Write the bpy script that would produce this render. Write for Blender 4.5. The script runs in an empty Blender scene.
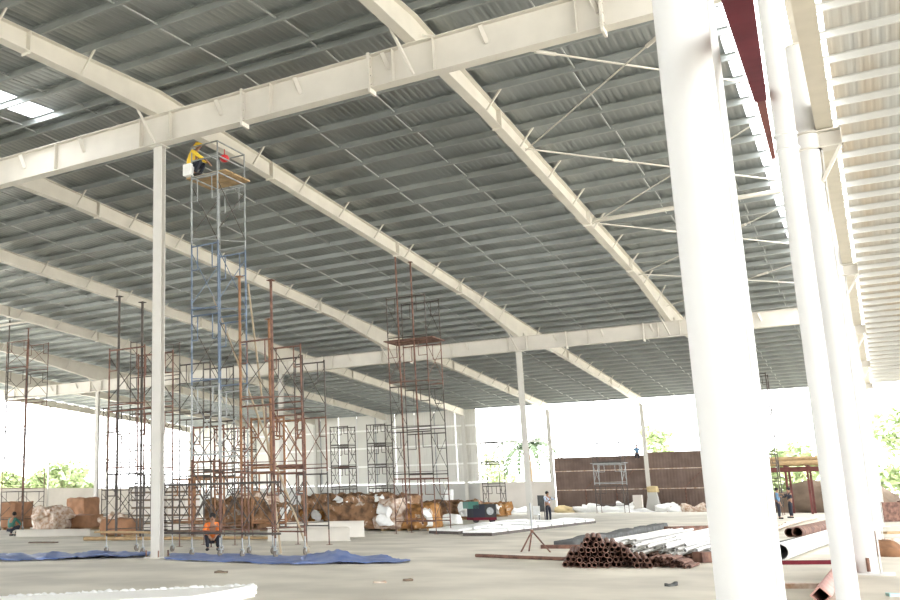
import bpy, bmesh, math, random
from mathutils import Vector, Matrix, noise
random.seed(7)
scene = bpy.context.scene
COL = scene.collection
# ------------------------------------------------------------------ camera
F, PX, PY, YAW, PITCH, ROLL = 962.978, 260.5, 298.7, 0.564197, 0.205766, -0.01577
EYE = Vector((0, 0, 1.5))
fw = Vector((-math.sin(YAW)*math.cos(PITCH), math.cos(YAW)*math.cos(PITCH), math.sin(PITCH)))
r0 = Vector((math.cos(YAW), math.sin(YAW), 0)); u0 = r0.cross(fw)
RT = r0*math.cos(ROLL) + u0*math.sin(ROLL)
UP = -r0*math.sin(ROLL) + u0*math.cos(ROLL)
cd = bpy.data.cameras.new('camera'); cam = bpy.data.objects.new('camera', cd); COL.objects.link(cam)
cd.sensor_fit = 'HORIZONTAL'; cd.sensor_width = 36.0; cd.lens = 36.0*F/900.0
cd.shift_x = (450.0-PX)/900.0; cd.shift_y = (PY-300.0)/900.0
cd.clip_start = 0.1; cd.clip_end = 2000
cam.matrix_world = Matrix(((RT.x, UP.x, -fw.x, EYE.x), (RT.y, UP.y, -fw.y, EYE.y), (RT.z, UP.z, -fw.z, EYE.z), (0, 0, 0, 1)))
scene.camera = cam
# ------------------------------------------------------------------ light
w = bpy.data.worlds.new('sky'); scene.world = w; w.use_nodes = True
bg = w.node_tree.nodes['Background']; bg.inputs[0].default_value = (0.97, 0.985, 1.0, 1); bg.inputs[1].default_value = 3.6
sd = bpy.data.lights.new('sun', 'SUN'); sd.energy = 3.0; sd.angle = math.radians(80); sd.color = (1, 0.96, 0.9)
sun = bpy.data.objects.new('sun', sd); COL.objects.link(sun); sun.location = (20, -20, 40)
sun.rotation_euler = Vector((-0.25, 0.1, -1.0)).to_track_quat('-Z', 'Y').to_euler()
vs = scene.view_settings
scene.display_settings.display_device = 'sRGB'
vs.view_transform = 'Standard'; vs.look = 'None'; vs.gamma = 1.0; vs.use_curve_mapping = False
vs.exposure = 1.45
scene.cycles.max_bounces = 8; scene.cycles.diffuse_bounces = 6

def ray(x, y): return fw + RT*((x-PX)/F) - UP*((y-PY)/F)
def G(x, y, z=0.0):                       # ground point seen at a pixel
    d = ray(x, y); return EYE + d*((z-EYE.z)/d.z)
def AY(x, y, Y):                          # point at a given depth Y
    d = ray(x, y); return EYE + d*(Y/d.y)

# ------------------------------------------------------------------ materials
def mat(name, col, rough=0.6, metal=0.0, var=0.0, vscale=1.0, col2=None, bump=0.0, bscale=20, stretch=(1, 1, 1), spec=0.4):
    m = bpy.data.materials.new(name); m.use_nodes = True
    nt = m.node_tree; b = nt.nodes['Principled BSDF']
    b.inputs['Base Color'].default_value = (*col, 1); b.inputs['Roughness'].default_value = rough
    b.inputs['Metallic'].default_value = metal; b.inputs['Specular IOR Level'].default_value = spec
    if var or bump:
        tc = nt.nodes.new('ShaderNodeTexCoord'); mp = nt.nodes.new('ShaderNodeMapping')
        mp.inputs['Scale'].default_value = stretch
        nt.links.new(tc.outputs['Object'], mp.inputs[0])
    if var:
        n = nt.nodes.new('ShaderNodeTexNoise'); n.inputs['Scale'].default_value = vscale; n.inputs['Detail'].default_value = 6
        nt.links.new(mp.outputs[0], n.inputs['Vector'])
        r = nt.nodes.new('ShaderNodeValToRGB'); c2 = col2 or tuple(max(0, c*(1-var)) for c in col)
        r.color_ramp.elements[0].position = 0.35; r.color_ramp.elements[1].position = 0.65
        r.color_ramp.elements[0].color = (*c2, 1); r.color_ramp.elements[1].color = (*col, 1)
        nt.links.new(n.outputs['Fac'], r.inputs[0]); nt.links.new(r.outputs[0], b.inputs['Base Color'])
    if bump:
        n2 = nt.nodes.new('ShaderNodeTexNoise'); n2.inputs['Scale'].default_value = bscale
        nt.links.new(mp.outputs[0], n2.inputs['Vector'])
        bp = nt.nodes.new('ShaderNodeBump'); bp.inputs['Strength'].default_value = bump
        nt.links.new(n2.outputs['Fac'], bp.inputs['Height']); nt.links.new(bp.outputs[0], b.inputs['Normal'])
    return m
def ribbed(name, col, axis=0, period=0.25, rough=0.45, metal=0.0, var=0.15, col2=None, strength=0.6, vscale=0.6, stretch=(1, 1, 1), spec=.4):
    m = mat(name, col, rough, metal, var, vscale, col2, stretch=stretch, spec=spec)
    nt = m.node_tree; b = nt.nodes['Principled BSDF']
    tc = nt.nodes.new('ShaderNodeTexCoord'); wv = nt.nodes.new('ShaderNodeTexWave')
    wv.bands_direction = 'XYZ'[axis]; wv.inputs['Scale'].default_value = 0.314/period
    nt.links.new(tc.outputs['Object'], wv.inputs['Vector'])
    bp = nt.nodes.new('ShaderNodeBump'); bp.inputs['Strength'].default_value = strength; bp.inputs['Distance'].default_value = 0.04
    nt.links.new(wv.outputs['Fac'], bp.inputs['Height']); nt.links.new(bp.outputs[0], b.inputs['Normal'])
    return m
M = {}
M['cream'] = mat('cream_steel_paint', (0.62, 0.592, 0.535), 0.45, var=0.07, vscale=1.5, spec=.3)
M['rafter'] = mat('rafter_paint', (0.66, 0.63, 0.565), 0.5, var=0.1, vscale=1.0, spec=.3)
M['white'] = mat('white_column_paint', (0.68, 0.68, 0.665), 0.55, var=0.04, vscale=2, spec=.2)
M['buff'] = mat('buff_girder_paint', (0.60, 0.56, 0.47), 0.5, var=0.1, vscale=2)
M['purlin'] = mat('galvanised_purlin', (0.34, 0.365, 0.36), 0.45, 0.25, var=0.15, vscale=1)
M['purlin_white'] = mat('pale_purlin', (0.46, 0.465, 0.455), .5)  # right bay purlins coloured lighter, standing in for daylight on them
M['girt_white'] = mat('white_rail_paint', (0.90, 0.90, 0.87), 0.5)  # plain white; also stands for light gaps and a bright window
M['rod'] = mat('rod_metal', (0.46, 0.48, 0.48), 0.5, 0.1)
M['sheet'] = ribbed('grey_roof_sheet', (0.36, 0.385, 0.385), 0, 0.3, 0.3, 0.8, 0.25, (0.27, 0.29, 0.285), vscale=0.35, stretch=(1, .3, 1), strength=.05)
M['sheet_new'] = ribbed('pale_roof_sheet', (0.36, 0.365, 0.355), 0, 0.3, 0.45, 0.1, 0.2, (0.38, 0.325, 0.255), vscale=1.2, stretch=(1, .05, 1), strength=.05)  # right bay's bounced daylight put into the colour; warm bands are rust streaks
M['floor'] = mat('dusty_concrete', (0.66, 0.625, 0.54), 0.85, var=0.26, vscale=0.55, bump=0.2, bscale=6, spec=.2)
M['ground'] = mat('pale_earth', (0.80, 0.76, 0.66), 0.95, var=0.15, vscale=0.2)
M['block'] = mat('grey_render', (0.48, 0.48, 0.46), 0.9, var=0.12, vscale=0.6)
M['blockpale'] = mat('pale_render', (0.66, 0.62, 0.57), 0.9, var=0.12, vscale=0.6)
M['cladding'] = ribbed('pale_wall_sheet', (0.68, 0.67, 0.62), 0, 0.25, 0.5, 0.0, 0.06, strength=.3)
M['rustwall'] = ribbed('brown_sheeting', (0.115, 0.078, 0.062), 0, 0.25, 0.7, 0.0, 0.3, (0.17, 0.12, 0.10), vscale=.8)
M['rust'] = mat('rusty_steel', (0.23, 0.125, 0.09), 0.8, 0.1, var=0.5, vscale=6, col2=(0.09, 0.045, 0.035))
M['orange_rust'] = mat('orange_scaffold', (0.30, 0.15, 0.075), 0.75, 0.1, var=0.4, vscale=4)
M['darksteel'] = mat('dark_scaffold', (0.10, 0.085, 0.075), 0.7, 0.2, var=0.4, vscale=5)
M['bluesteel'] = mat('blue_scaffold', (0.15, 0.20, 0.28), 0.6, 0.1, var=0.3, vscale=5)
M['greysteel'] = mat('grey_scaffold', (0.36, 0.38, 0.38), 0.5, 0.3, var=0.3, vscale=5)
M['redoxide'] = mat('red_oxide_paint', (0.15, 0.025, 0.035), 0.9, var=0.2, vscale=2, spec=.05)
M['boom_inner'] = mat('worn_red_paint', (0.20, 0.07, 0.06), .9, spec=.05)
M['bamboo'] = mat('bamboo', (0.36, 0.29, 0.20), .7)
M['column'] = mat('pale_column_paint', (0.59, 0.575, 0.535), .5, var=.05, vscale=2, spec=.2)
M['shed_red'] = mat('shed_red_paint', (0.17, 0.065, 0.06), .8, var=.3, vscale=3, spec=.1)
M['pinkoxide'] = mat('faded_red_paint', (0.55, 0.30, 0.26), 0.7, var=0.25, vscale=3)
M['timber'] = mat('raw_timber', (0.46, 0.32, 0.17), 0.8, var=0.35, vscale=4, stretch=(1, 1, 4))
def wrapmat(name, a, c, d):
    m = mat(name, a, .8, var=.5, vscale=2.4, bump=.8, bscale=6, spec=.15); nt = m.node_tree
    r = [n for n in nt.nodes if n.type == 'VALTORGB'][0].color_ramp
    r.elements[0].position = .36; r.elements[0].color = (*a, 1); r.elements[1].position = .52; r.elements[1].color = (*c, 1)
    for p_, q_ in ((.60, c), (.66, d), (.72, a)): r.elements.new(p_).color = (*q_, 1)
    return m
M['wrap'] = wrapmat('brown_wrapping', (0.11, 0.066, 0.042), (0.27, 0.155, 0.085), (0.55, 0.48, 0.42))
M['wrapy'] = wrapmat('ochre_wrapping', (0.17, 0.085, 0.035), (0.36, 0.185, 0.065), (0.58, 0.48, 0.38))
M['carton'] = mat('brown_carton', (0.33, 0.17, 0.09), 0.8, var=0.3, vscale=2)
M['plastic'] = mat('white_plastic', (0.86, 0.87, 0.86), 0.35, var=0.1, vscale=6, bump=.4, bscale=14)
M['rag'] = mat('torn_film', (0.66, 0.58, 0.50), 0.5, var=0.5, vscale=5, col2=(0.34, 0.2, 0.12), bump=.4, bscale=12)
M['tarp'] = mat('blue_tarpaulin', (0.10, 0.16, 0.38), 0.5, var=0.45, vscale=2.5, col2=(0.22, 0.27, 0.44), bump=.3, bscale=8)
M['grey_film'] = mat('grey_film', (0.13, 0.135, 0.135), 0.85, var=0.4, vscale=3, spec=.1)
M['black'] = mat('black_rubber', (0.03, 0.03, 0.03), 0.7)
M['rubber'] = mat('grey_rubber', (0.16, 0.14, 0.12), 0.8)
M['green'] = mat('dark_green_paint', (0.03, 0.13, 0.10), 0.6)
M['red'] = mat('red_plastic', (0.55, 0.03, 0.04), 0.4)
M['orange'] = mat('orange_vest', (0.85, 0.22, 0.04), 0.8, var=.15, vscale=8)
M['yellow'] = mat('yellow_vest', (0.80, 0.55, 0.05), 0.7)
M['skin'] = mat('skin', (0.30, 0.17, 0.11), 0.6)
M['navy'] = mat('dark_cloth', (0.025, 0.028, 0.04), 0.9)
M['blue_cloth'] = mat('blue_cloth', (0.12, 0.22, 0.34), 0.9)
M['pale_cloth'] = mat('pale_blue_cloth', (0.45, 0.55, 0.68), 0.9)
M['hair'] = mat('black_hair', (0.015, 0.013, 0.012), 0.8)
M['leaf'] = mat('leaves', (0.38, 0.47, 0.24), 0.6, var=.4, vscale=2)
M['palm'] = mat('palm_leaves', (0.07, 0.11, 0.05), 0.6, var=.3, vscale=2)
M['bark'] = mat('bark', (0.22, 0.17, 0.12), 0.9, var=.3, vscale=4)
M['soil'] = mat('brown_soil', (0.20, 0.15, 0.11), 0.95, var=.3, vscale=1.5)
M['sand'] = mat('yellow_sand', (0.62, 0.50, 0.28), 0.95, var=.2, vscale=2)
def skylight_mat():
    m = bpy.data.materials.new('clear_roof_sheet'); m.use_nodes = True; nt = m.node_tree
    nt.nodes.remove(nt.nodes['Principled BSDF']); o = nt.nodes['Material Output']
    a = nt.nodes.new('ShaderNodeBsdfTransparent'); t = nt.nodes.new('ShaderNodeBsdfTranslucent'); mx = nt.nodes.new('ShaderNodeMixShader')
    t.inputs[0].default_value = (.9, .92, .95, 1); mx.inputs[0].default_value = .5
    nt.links.new(a.outputs[0], mx.inputs[1]); nt.links.new(t.outputs[0], mx.inputs[2]); nt.links.new(mx.outputs[0], o.inputs[0])
    return m
M['clear'] = skylight_mat()

# ------------------------------------------------------------------ mesh helpers
class MB:
    def __init__(s): s.v = []; s.f = []; s.mi = []; s.smooth = []
    def add(s, vs_, fs, smooth=False, mi=0):
        k = len(s.v); s.v += [Vector(a) for a in vs_]
        for f in fs: s.f.append(tuple(i+k for i in f)); s.smooth.append(smooth); s.mi.append(mi)
    def box(s, x0, x1, y0, y1, z0, z1, mi=0):
        s.hexa([(x0, y0, z0), (x1, y0, z0), (x1, y1, z0), (x0, y1, z0)], [(x0, y0, z1), (x1, y0, z1), (x1, y1, z1), (x0, y1, z1)], mi)
    def hexa(s, a, b, mi=0):
        s.add(list(a)+list(b), [(0, 3, 2, 1), (4, 5, 6, 7), (0, 1, 5, 4), (1, 2, 6, 5), (2, 3, 7, 6), (3, 0, 4, 7)], False, mi)
    def bar(s, p, q, wd, ht, upv=(0, 0, 1), mi=0):       # rectangular bar p->q
        p = Vector(p); q = Vector(q); d = (q-p).normalized(); u = Vector(upv)
        if abs(d.dot(u)) > .98: u = Vector((0, 1, 0))
        sd_ = d.cross(u).normalized(); u2 = sd_.cross(d)
        c = [(-1, -1), (1, -1), (1, 1), (-1, 1)]
        s.hexa([p+sd_*a*wd/2+u2*b*ht/2 for a, b in c], [q+sd_*a*wd/2+u2*b*ht/2 for a, b in c], mi)
    def tube(s, p, q, r, n=8, r2=None, mi=0, hollow=0):
        p = Vector(p); q = Vector(q); d = (q-p).normalized(); u = Vector((0, 0, 1)) if abs(d.z) < .9 else Vector((1, 0, 0))
        a = d.cross(u).normalized(); b = a.cross(d); r2 = r if r2 is None else r2
        A = [p+(a*math.cos(2*math.pi*i/n)+b*math.sin(2*math.pi*i/n))*r for i in range(n)]
        B = [q+(a*math.cos(2*math.pi*i/n)+b*math.sin(2*math.pi*i/n))*r2 for i in range(n)]
        if hollow:
            A2 = [p+(x-p)*hollow for x in A]; B2 = [q+(x-q)*hollow for x in B]
            s.add(A+B+A2+B2, [(i, (i+1) % n, n+(i+1) % n, n+i) for i in range(n)]+[(2*n+(i+1) % n, 2*n+i, 3*n+i, 3*n+(i+1) % n) for i in range(n)], True, mi)
            s.add(A+A2+B+B2, [((i+1) % n, i, n+i, n+(i+1) % n) for i in range(n)]+[(2*n+i, 2*n+(i+1) % n, 3*n+(i+1) % n, 3*n+i) for i in range(n)], False, mi)
        else:
            s.add(A+B, [(i, (i+1) % n, n+(i+1) % n, n+i) for i in range(n)], True, mi)
            s.add(A+B, [tuple(range(n))[::-1], tuple(range(n, 2*n))], False, mi)
    def path(s, pts, r, n=8):
        for a, b in zip(pts, pts[1:]): s.tube(a, b, r, n)
    def ball(s, c, r, sc=(1, 1, 1), nu=10, nv=7, jit=0, seed=0):
        c = Vector(c); vs_ = []; fs = []
        for j in range(nv+1):
            th = math.pi*j/nv
            for i in range(nu):
                ph = 2*math.pi*i/nu
                d = Vector((math.sin(th)*math.cos(ph)*sc[0], math.sin(th)*math.sin(ph)*sc[1], math.cos(th)*sc[2]))
                k = 1+(jit*noise.noise(d*2+Vector((seed, seed*2, 0))) if jit else 0)
                vs_.append(c+d*r*k)
        for j in range(nv):
            for i in range(nu): fs.append((j*nu+i, (j+1)*nu+i, (j+1)*nu+(i+1) % nu, j*nu+(i+1) % nu))
        s.add(vs_, fs, True)
    def extr(s, prof, p, q, xa, ya, mi=0):               # extrude a closed 2D profile from p to q
        p = Vector(p); q = Vector(q); xa = Vector(xa); ya = Vector(ya); n = len(prof)
        s.add([p+xa*a+ya*b for a, b in prof]+[q+xa*a+ya*b for a, b in prof],
              [(i, (i+1) % n, n+(i+1) % n, n+i) for i in range(n)]+[tuple(range(n))[::-1], tuple(range(n, 2*n))], False, mi)
    def build(s, name, m, parent=None, loc=None):
        me = bpy.data.meshes.new(name)
        off = Vector((0, 0, 0))
        if parent:
            q = parent
            while q: off += q.location; q = q.parent
        elif loc is not None: off = Vector(loc)
        else:
            lo = [min(v[i] for v in s.v) for i in range(3)]; hi = [max(v[i] for v in s.v) for i in range(3)]
            off = Vector(((lo[0]+hi[0])/2, (lo[1]+hi[1])/2, lo[2]))
        me.from_pydata([tuple(v-off) for v in s.v], [], s.f)
        ms = m if isinstance(m, (list, tuple)) else [m]
        for k in ms: me.materials.append(M[k] if isinstance(k, str) else k)
        for pl, sm, mi in zip(me.polygons, s.smooth, s.mi): pl.use_smooth = sm; pl.material_index = mi
        bm = bmesh.new(); bm.from_mesh(me); bmesh.ops.recalc_face_normals(bm, faces=bm.faces); bm.to_mesh(me); bm.free()
        o = bpy.data.objects.new(name, me); COL.objects.link(o)
        if parent: o.parent = parent
        else: o.location = off
        return o
def tag(o, label, cat, group=None, kind=None):
    o['label'] = label; o['category'] = cat
    if group: o['group'] = group
    if kind: o['kind'] = kind
    return o
def thing(name, label, cat, loc, group=None):
    o = bpy.data.objects.new(name, None); COL.objects.link(o); o.location = loc; o.empty_display_size = .2
    return tag(o, label, cat, group)
def struct(mb, name, m, label=None):
    o = mb.build(name, m); o['kind'] = 'structure'
    if label: o['label'] = label
    return o
def one(mb, name, m, label, cat, group=None): return tag(mb.build(name, m), label, cat, group)
def dup(o, loc, group=None):
    c = o.copy(); c.location = loc; COL.objects.link(c)
    return c
ORD = ['first', 'second', 'third', 'fourth', 'fifth', 'sixth', 'seventh', 'eighth', 'ninth', 'tenth']

# ------------------------------------------------------------------ grid of the building
X1, BAY, YA, YB, YE = -16.935, 8.062, 21.18, 54.47, 88.0
XK = lambda k: X1+k*(BAY if k < 0 else 8.23)
ZA, HA, ZB, HB = 11.79, 0.92, 9.665, 0.815
XL = XK(-6)
zt = lambda y: 13.5-0.058*abs(y-YA)                 # top of the rafters
XR = 24.0  # right bay roof widened out of view to dim the right side

# ------------------------------------------------------------------ the setting
b = MB(); b.box(-67, 26, -28, 92, -0.3, 0); struct(b, 'floor', 'floor')
b = MB(); b.box(-300, 260, -120, 420, -0.9, -0.305); struct(b, 'trim_1', 'ground', 'pale bare ground outside the shed')
def sheet(mb, x0, x1, y0, y1, per=.21, h=.01):
    z = lambda y: zt(y)+0.2
    xs_, hs = [], []; x = x0
    while x < x1-per:
        for dx, dz in ((0, 0), (per*.42, 0), (per*.62, h), (per*.8, h)): xs_.append(x+dx); hs.append(dz)
        x += per
    xs_ += [x, x1]; hs += [0, 0]; n = len(xs_)
    mb.add([(a, y0, z(y0)+c) for a, c in zip(xs_, hs)]+[(a, y1, z(y1)+c) for a, c in zip(xs_, hs)], [(k, k+1, n+k+1, n+k) for k in range(n-1)])
SX0, SX1, SY0, SY1 = -21.75, -20.8, 15.5, 20.9
YN = -26.0; YNL = -26.0; XNL = -10.0  # unseen roof carried back behind the camera to dim the foreground
b = MB()
sheet(b, XL-.6, SX0, YNL, YA); sheet(b, SX1, XNL, YNL, YA); sheet(b, XNL, -2.25, YN, YA)
sheet(b, SX0, SX1, YNL, SY0); sheet(b, SX0, SX1, SY1, YA)
sheet(b, XL-.6, -2.25, YA, YE+.5)
sheet(b, -2.25, .12, YN, 20.0)  # added sheet closes the strip out of view, dimming the near columns
o = struct(b, 'ceiling', 'sheet', 'grey corrugated roof sheeting of the main shed')
b = MB(); sheet(b, 0.12, XR, YN, YA); sheet(b, 0.12, XR, YA, YE+.5)
struct(b, 'ceiling_right', 'sheet_new', 'pale roof sheeting of the right hand bay')
b = MB(); b.hexa([(SX0, SY0, zt(SY0)+.2), (SX1, SY0, zt(SY0)+.2), (SX1, SY1, zt(SY1)+.2), (SX0, SY1, zt(SY1)+.2)], [(SX0, SY0, zt(SY0)+.21), (SX1, SY0, zt(SY0)+.21), (SX1, SY1, zt(SY1)+.21), (SX0, SY1, zt(SY1)+.21)]); struct(b, 'window_1', 'clear', 'clear roof sheet letting in daylight')
# left gable wall and back wall
b = MB(); b.box(XL-.35, XL-.15, 18, YE+.3, 0, 2.75); b.box(XL-.4, XL-.1, 18, YE+.3, 2.75, 2.87); struct(b, 'wall_left', 'blockpale', 'low rendered wall under the open gable')
XS = -31.9
b = MB(); b.box(XL-.15, XS, YE+.1, YE+.3, 0, 2.75); struct(b, 'wall_back', 'block', 'low grey rendered back wall')
b = MB(); b.box(XS, XK(-1), YE+.1, YE+.3, 0, 2.75); struct(b, 'wall_back_pale', 'blockpale', 'low pale back wall under the opening')
xs = [XL-.15+i*(XS-XL+.15)/16 for i in range(17)]
for i in range(16):
    b = MB(); b.box(xs[i]+.02, xs[i+1]-.02, YE+.2, YE+.24, 2.8, 9.82)
    one(b, 'wall_sheet', 'cladding', 'pale upright wall sheet in the row above the grey back wall', 'cladding', 'pale sheets of the back wall')
GZ = (2.86, 4.55, 6.35, 8.1)
for n, z in enumerate(GZ):
    b = MB(); b.bar((XL, YE+.1, z), (XS, YE+.1, z), .12, .16)  # rails coloured near white to show light through the sheet gaps
    one(b, 'girt', 'girt_white', ['lowest white horizontal rail on the sheeted back wall, just above the grey dado', 'white horizontal rail on the back wall sheets, second from the bottom', 'white horizontal rail on the back wall sheets, third from the bottom', 'highest white horizontal rail on the sheeted back wall'][n], 'wall rail')
for n, z in enumerate((4.55, 6.35)):
    b = MB(); b.bar((XS, YE+.1, z), (XK(-1), YE+.1, z), .1, .12)
    one(b, 'girt', 'girt_white', ['lower', 'upper'][n]+' thin white rail crossing the open bay with palm leaves behind', 'wall rail')
for i in range(1, 16):
    if i % 3 == 0: continue
    b = MB(); b.bar((xs[i], YE+.13, 2.8), (xs[i], YE+.13, 9.4), .09, .07)
    one(b, 'wall_stud', 'white' if i % 3 == 1 else 'greysteel', 'thin upright sheeting post of the back wall between its rails', 'wall post', 'thin posts of the back wall')
b = MB(); b.box(-38, 12, -26.4, -26.2, 0, 6.6); struct(b, 'wall_front', 'cladding', 'pale sheeted front wall behind the viewer')  # unseen wall added to hold back daylight from the front
# brown sheeting
for n, (xa, xb, zz) in enumerate(((XK(-1)+.15, XK(0)-.1, 4.75), (XK(0)+.1, XK(1)+.1, 4.95))):
    t = thing('sheet_fence', ['tall dark brown sheet screen left of the white back column', 'tall dark brown sheet screen right of the white back column'][n], 'screen', ((xa+xb)/2, YE+.2, 0))
    b = MB(); b.box(xa, xb, YE+.12, YE+.18, 0, zz); b.build('sheeting', 'rustwall', t)
    for z in (1.9, 3.55):
        b = MB(); b.bar((xa, YE+.07, z), (xb, YE+.07, z), .06, .07); b.build('rail', 'rag', t)
    for k in range(1, 3):
        x = xa+(xb-xa)*k/3; b = MB(); b.bar((x, YE+.06, 0), (x, YE+.06, 1.9), .08, .05); b.build('post', 'rust', t)
        b = MB(); b.bar((x, YE+.03, 2.0), (x+1.6, YE+.03, 3.5), .04, .04); b.build('brace', 'rust', t)

# ------------------------------------------------------------------ roof steel
NP = int((YE-YA)/1.55)
ys = [YA-.35-1.55*i for i in range(32)][::-1]+[YA+.35+1.55*i for i in range(NP+1)]
ys = [y for y in ys if YN < y < YE+.3]
def zprof(): return [(-.0, 0), (.075, 0), (.075, .012), (.012, .012), (.012, .188), (.012, .2), (-.065, .2), (-.065, .188), (0, .188)]
PMS = {}
for y in ys:
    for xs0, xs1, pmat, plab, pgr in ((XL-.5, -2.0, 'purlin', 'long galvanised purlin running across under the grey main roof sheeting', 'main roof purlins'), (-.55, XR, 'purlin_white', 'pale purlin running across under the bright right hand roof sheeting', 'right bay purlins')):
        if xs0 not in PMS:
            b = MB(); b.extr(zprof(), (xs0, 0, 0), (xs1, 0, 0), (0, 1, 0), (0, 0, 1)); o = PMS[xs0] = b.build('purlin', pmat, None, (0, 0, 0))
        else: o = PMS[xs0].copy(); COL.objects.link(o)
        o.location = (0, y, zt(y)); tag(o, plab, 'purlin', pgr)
# rafters
def depth(y):
    pts = [(-40, .5), (14, .52), (18, .62), (YA, zt(YA)-ZA-HA), (26, .58), (47, .55), (YB, zt(YB)-ZB-HB), (62, .6), (80, .5), (YE+.2, .62)]
    for (a, da), (c, dc) in zip(pts, pts[1:]):
        if a <= y <= c: return da+(dc-da)*(y-a)/(c-a)
    return .5
def rafter(k, label):
    x = XK(k); t = thing('roof_rafter', label, 'rafter', (x, YA, ZA+HA))
    yn = YN if x > XNL else YNL
    sy = [yn+.2, 5, 14, 18, YA, 26, 34, 47, YB, 62, 80, YE]
    b = MB()
    for ya, yb in zip(sy, sy[1:]):
        b.hexa([(x-.006, ya, zt(ya)-depth(ya)), (x+.006, ya, zt(ya)-depth(ya)), (x+.006, yb, zt(yb)-depth(yb)), (x-.006, yb, zt(yb)-depth(yb))],
               [(x-.006, ya, zt(ya)), (x+.006, ya, zt(ya)), (x+.006, yb, zt(yb)), (x-.006, yb, zt(yb))])
    b.build('web', 'rafter', t)
    for nm, top in (('bottom_flange', 0), ('top_flange', 1)):
        b = MB()
        for ya, yb in zip(sy, sy[1:]):
            za = zt(ya)-.016 if top else zt(ya)-depth(ya); zb = zt(yb)-.016 if top else zt(yb)-depth(yb)
            b.hexa([(x-.14, ya, za), (x+.14, ya, za), (x+.14, yb, zb), (x-.14, yb, zb)], [(x-.14, ya, za+.016), (x+.14, ya, za+.016), (x+.14, yb, zb+.016), (x-.14, yb, zb+.016)])
        b.build(nm, 'rafter', t)
    for y in (15.9, 27.5, 38, 45.5, 65, 77):
        d = depth(y); b = MB(); b.box(x-.15, x+.15, y-.02, y+.02, zt(y)-d-.06, zt(y)-.02)
        for zz in (.12, .3, .48):
            if zz < d: b.tube((x+.04, y-.035, zt(y)-zz), (x+.04, y+.035, zt(y)-zz), .018, 6); b.tube((x+.09, y-.035, zt(y)-zz), (x+.09, y+.035, zt(y)-zz), .018, 6)
        b.build('splice_plate', 'rafter', t)
    for i, y in enumerate(ys):
        if i % 2 or y < yn+.3: continue
        if abs(y-YA) < .6 or abs(y-YB) < .6: continue
        d = depth(y)
        for sgn in (-1, 1):
            b = MB(); b.bar((x+sgn*.13, y+.03, zt(y)-d+.03), (x+sgn*.62, y+.03, zt(y)+.05), .05, .05); b.build('fly_brace', 'cream', t)
    return t
RL = {-6: 'white roof rafter along the open left gable', -5: 'white roof rafter next to the left gable rafter', -4: 'white roof rafter over the far left column of the second row',
      -3: 'white roof rafter in the bay left of the middle column of the second row', -2: 'white roof rafter ending on the second row column behind the scaffolds', -1: 'white roof rafter passing just under the front beam at the far left',
      0: 'broad white roof rafter crossing above the front left column', 1: 'white roof rafter crossing the front beam near the top centre', 2: 'white roof rafter at the right edge beside the open strip'}
for k in range(-6, 3): rafter(k, RL[k])
# jack beams
def jack(y, z0, h, x0, x1, label, nst, splices):
    t = thing('main_beam', label, 'beam', ((x0+x1)/2, y, z0))
    b = MB(); b.box(x0, x1, y-.008, y+.008, z0+.02, z0+h-.02); b.build('web', 'cream', t)
    b = MB(); b.box(x0, x1, y-.17, y+.17, z0, z0+.022); b.build('bottom_flange', 'cream', t)
    b = MB(); b.box(x0, x1, y-.17, y+.17, z0+h-.022, z0+h); b.build('top_flange', 'cream', t)
    for k in range(-6, 3):
        for dx in (-.55, .55):
            xx = XK(k)+dx
            if not x0 < xx < x1: continue
            b = MB(); b.box(xx-.007, xx+.007, y-.16, y+.16, z0+.022, z0+h-.022); b.build('stiffener', 'cream', t)
        xx = XK(k)+BAY/2
        if x0 < xx < x1:
            b = MB(); b.box(xx-.007, xx+.007, y-.16, y+.16, z0+.022, z0+h-.022); b.build('stiffener', 'cream', t)
    for xx in splices:
        b = MB(); b.box(xx-.03, xx+.03, y-.19, y+.19, z0-.12, z0+h+.04)
        for q in range(4):
            for s_ in (-.12, .12): b.tube((xx-.06, y+s_, z0+.1+q*(h-.2)/3), (xx+.06, y+s_, z0+.1+q*(h-.2)/3), .025, 6)
        b.build('splice_plate', 'cream', t)
    for k in range(-6, 3):
        if x0 < XK(k)-.5 and XK(k)+.8 < x1+.5:
            b = MB(); b.bar((XK(k)+.02, y-.14, z0+.06), (XK(k)-.34, y-.72, z0+h+.35), .07, .05); b.build('knee_brace', 'cream', t)
            b = MB(); b.bar((XK(k)+.32, y+.14, z0+.04), (XK(k)+.16, y+.75, z0+h+.3), .07, .05); b.build('knee_brace', 'cream', t)
    n = int((x1-x0)/2.6)
    for i in range(n):
        xx = x0+.9+i*2.6
        if min(abs(xx-XK(k)) for k in range(-6, 3)) < .8: continue
        b = MB(); b.bar((xx, y-.15, z0+h-.06), (xx+.12, y-.02, z0+h*.45), .03, .12); b.build('gusset', 'cream', t)
    return t
jack(YA, ZA, HA, XK(-3)-.5, -.5, 'big cream I beam across the front, resting on the front left column', 0, [XK(-1)+.25+.9, XK(0)+3.1, XK(1)-1.2, XK(1)+4.6])
jack(YB, ZB, HB, XL+.2, -.5, 'cream I beam across the middle of the shed on the second row of columns', 0, [XK(-2)+3.3, XK(-1)+1.4, XK(0)+2.8, XK(1)-1.3, XK(-4)+3])
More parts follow.
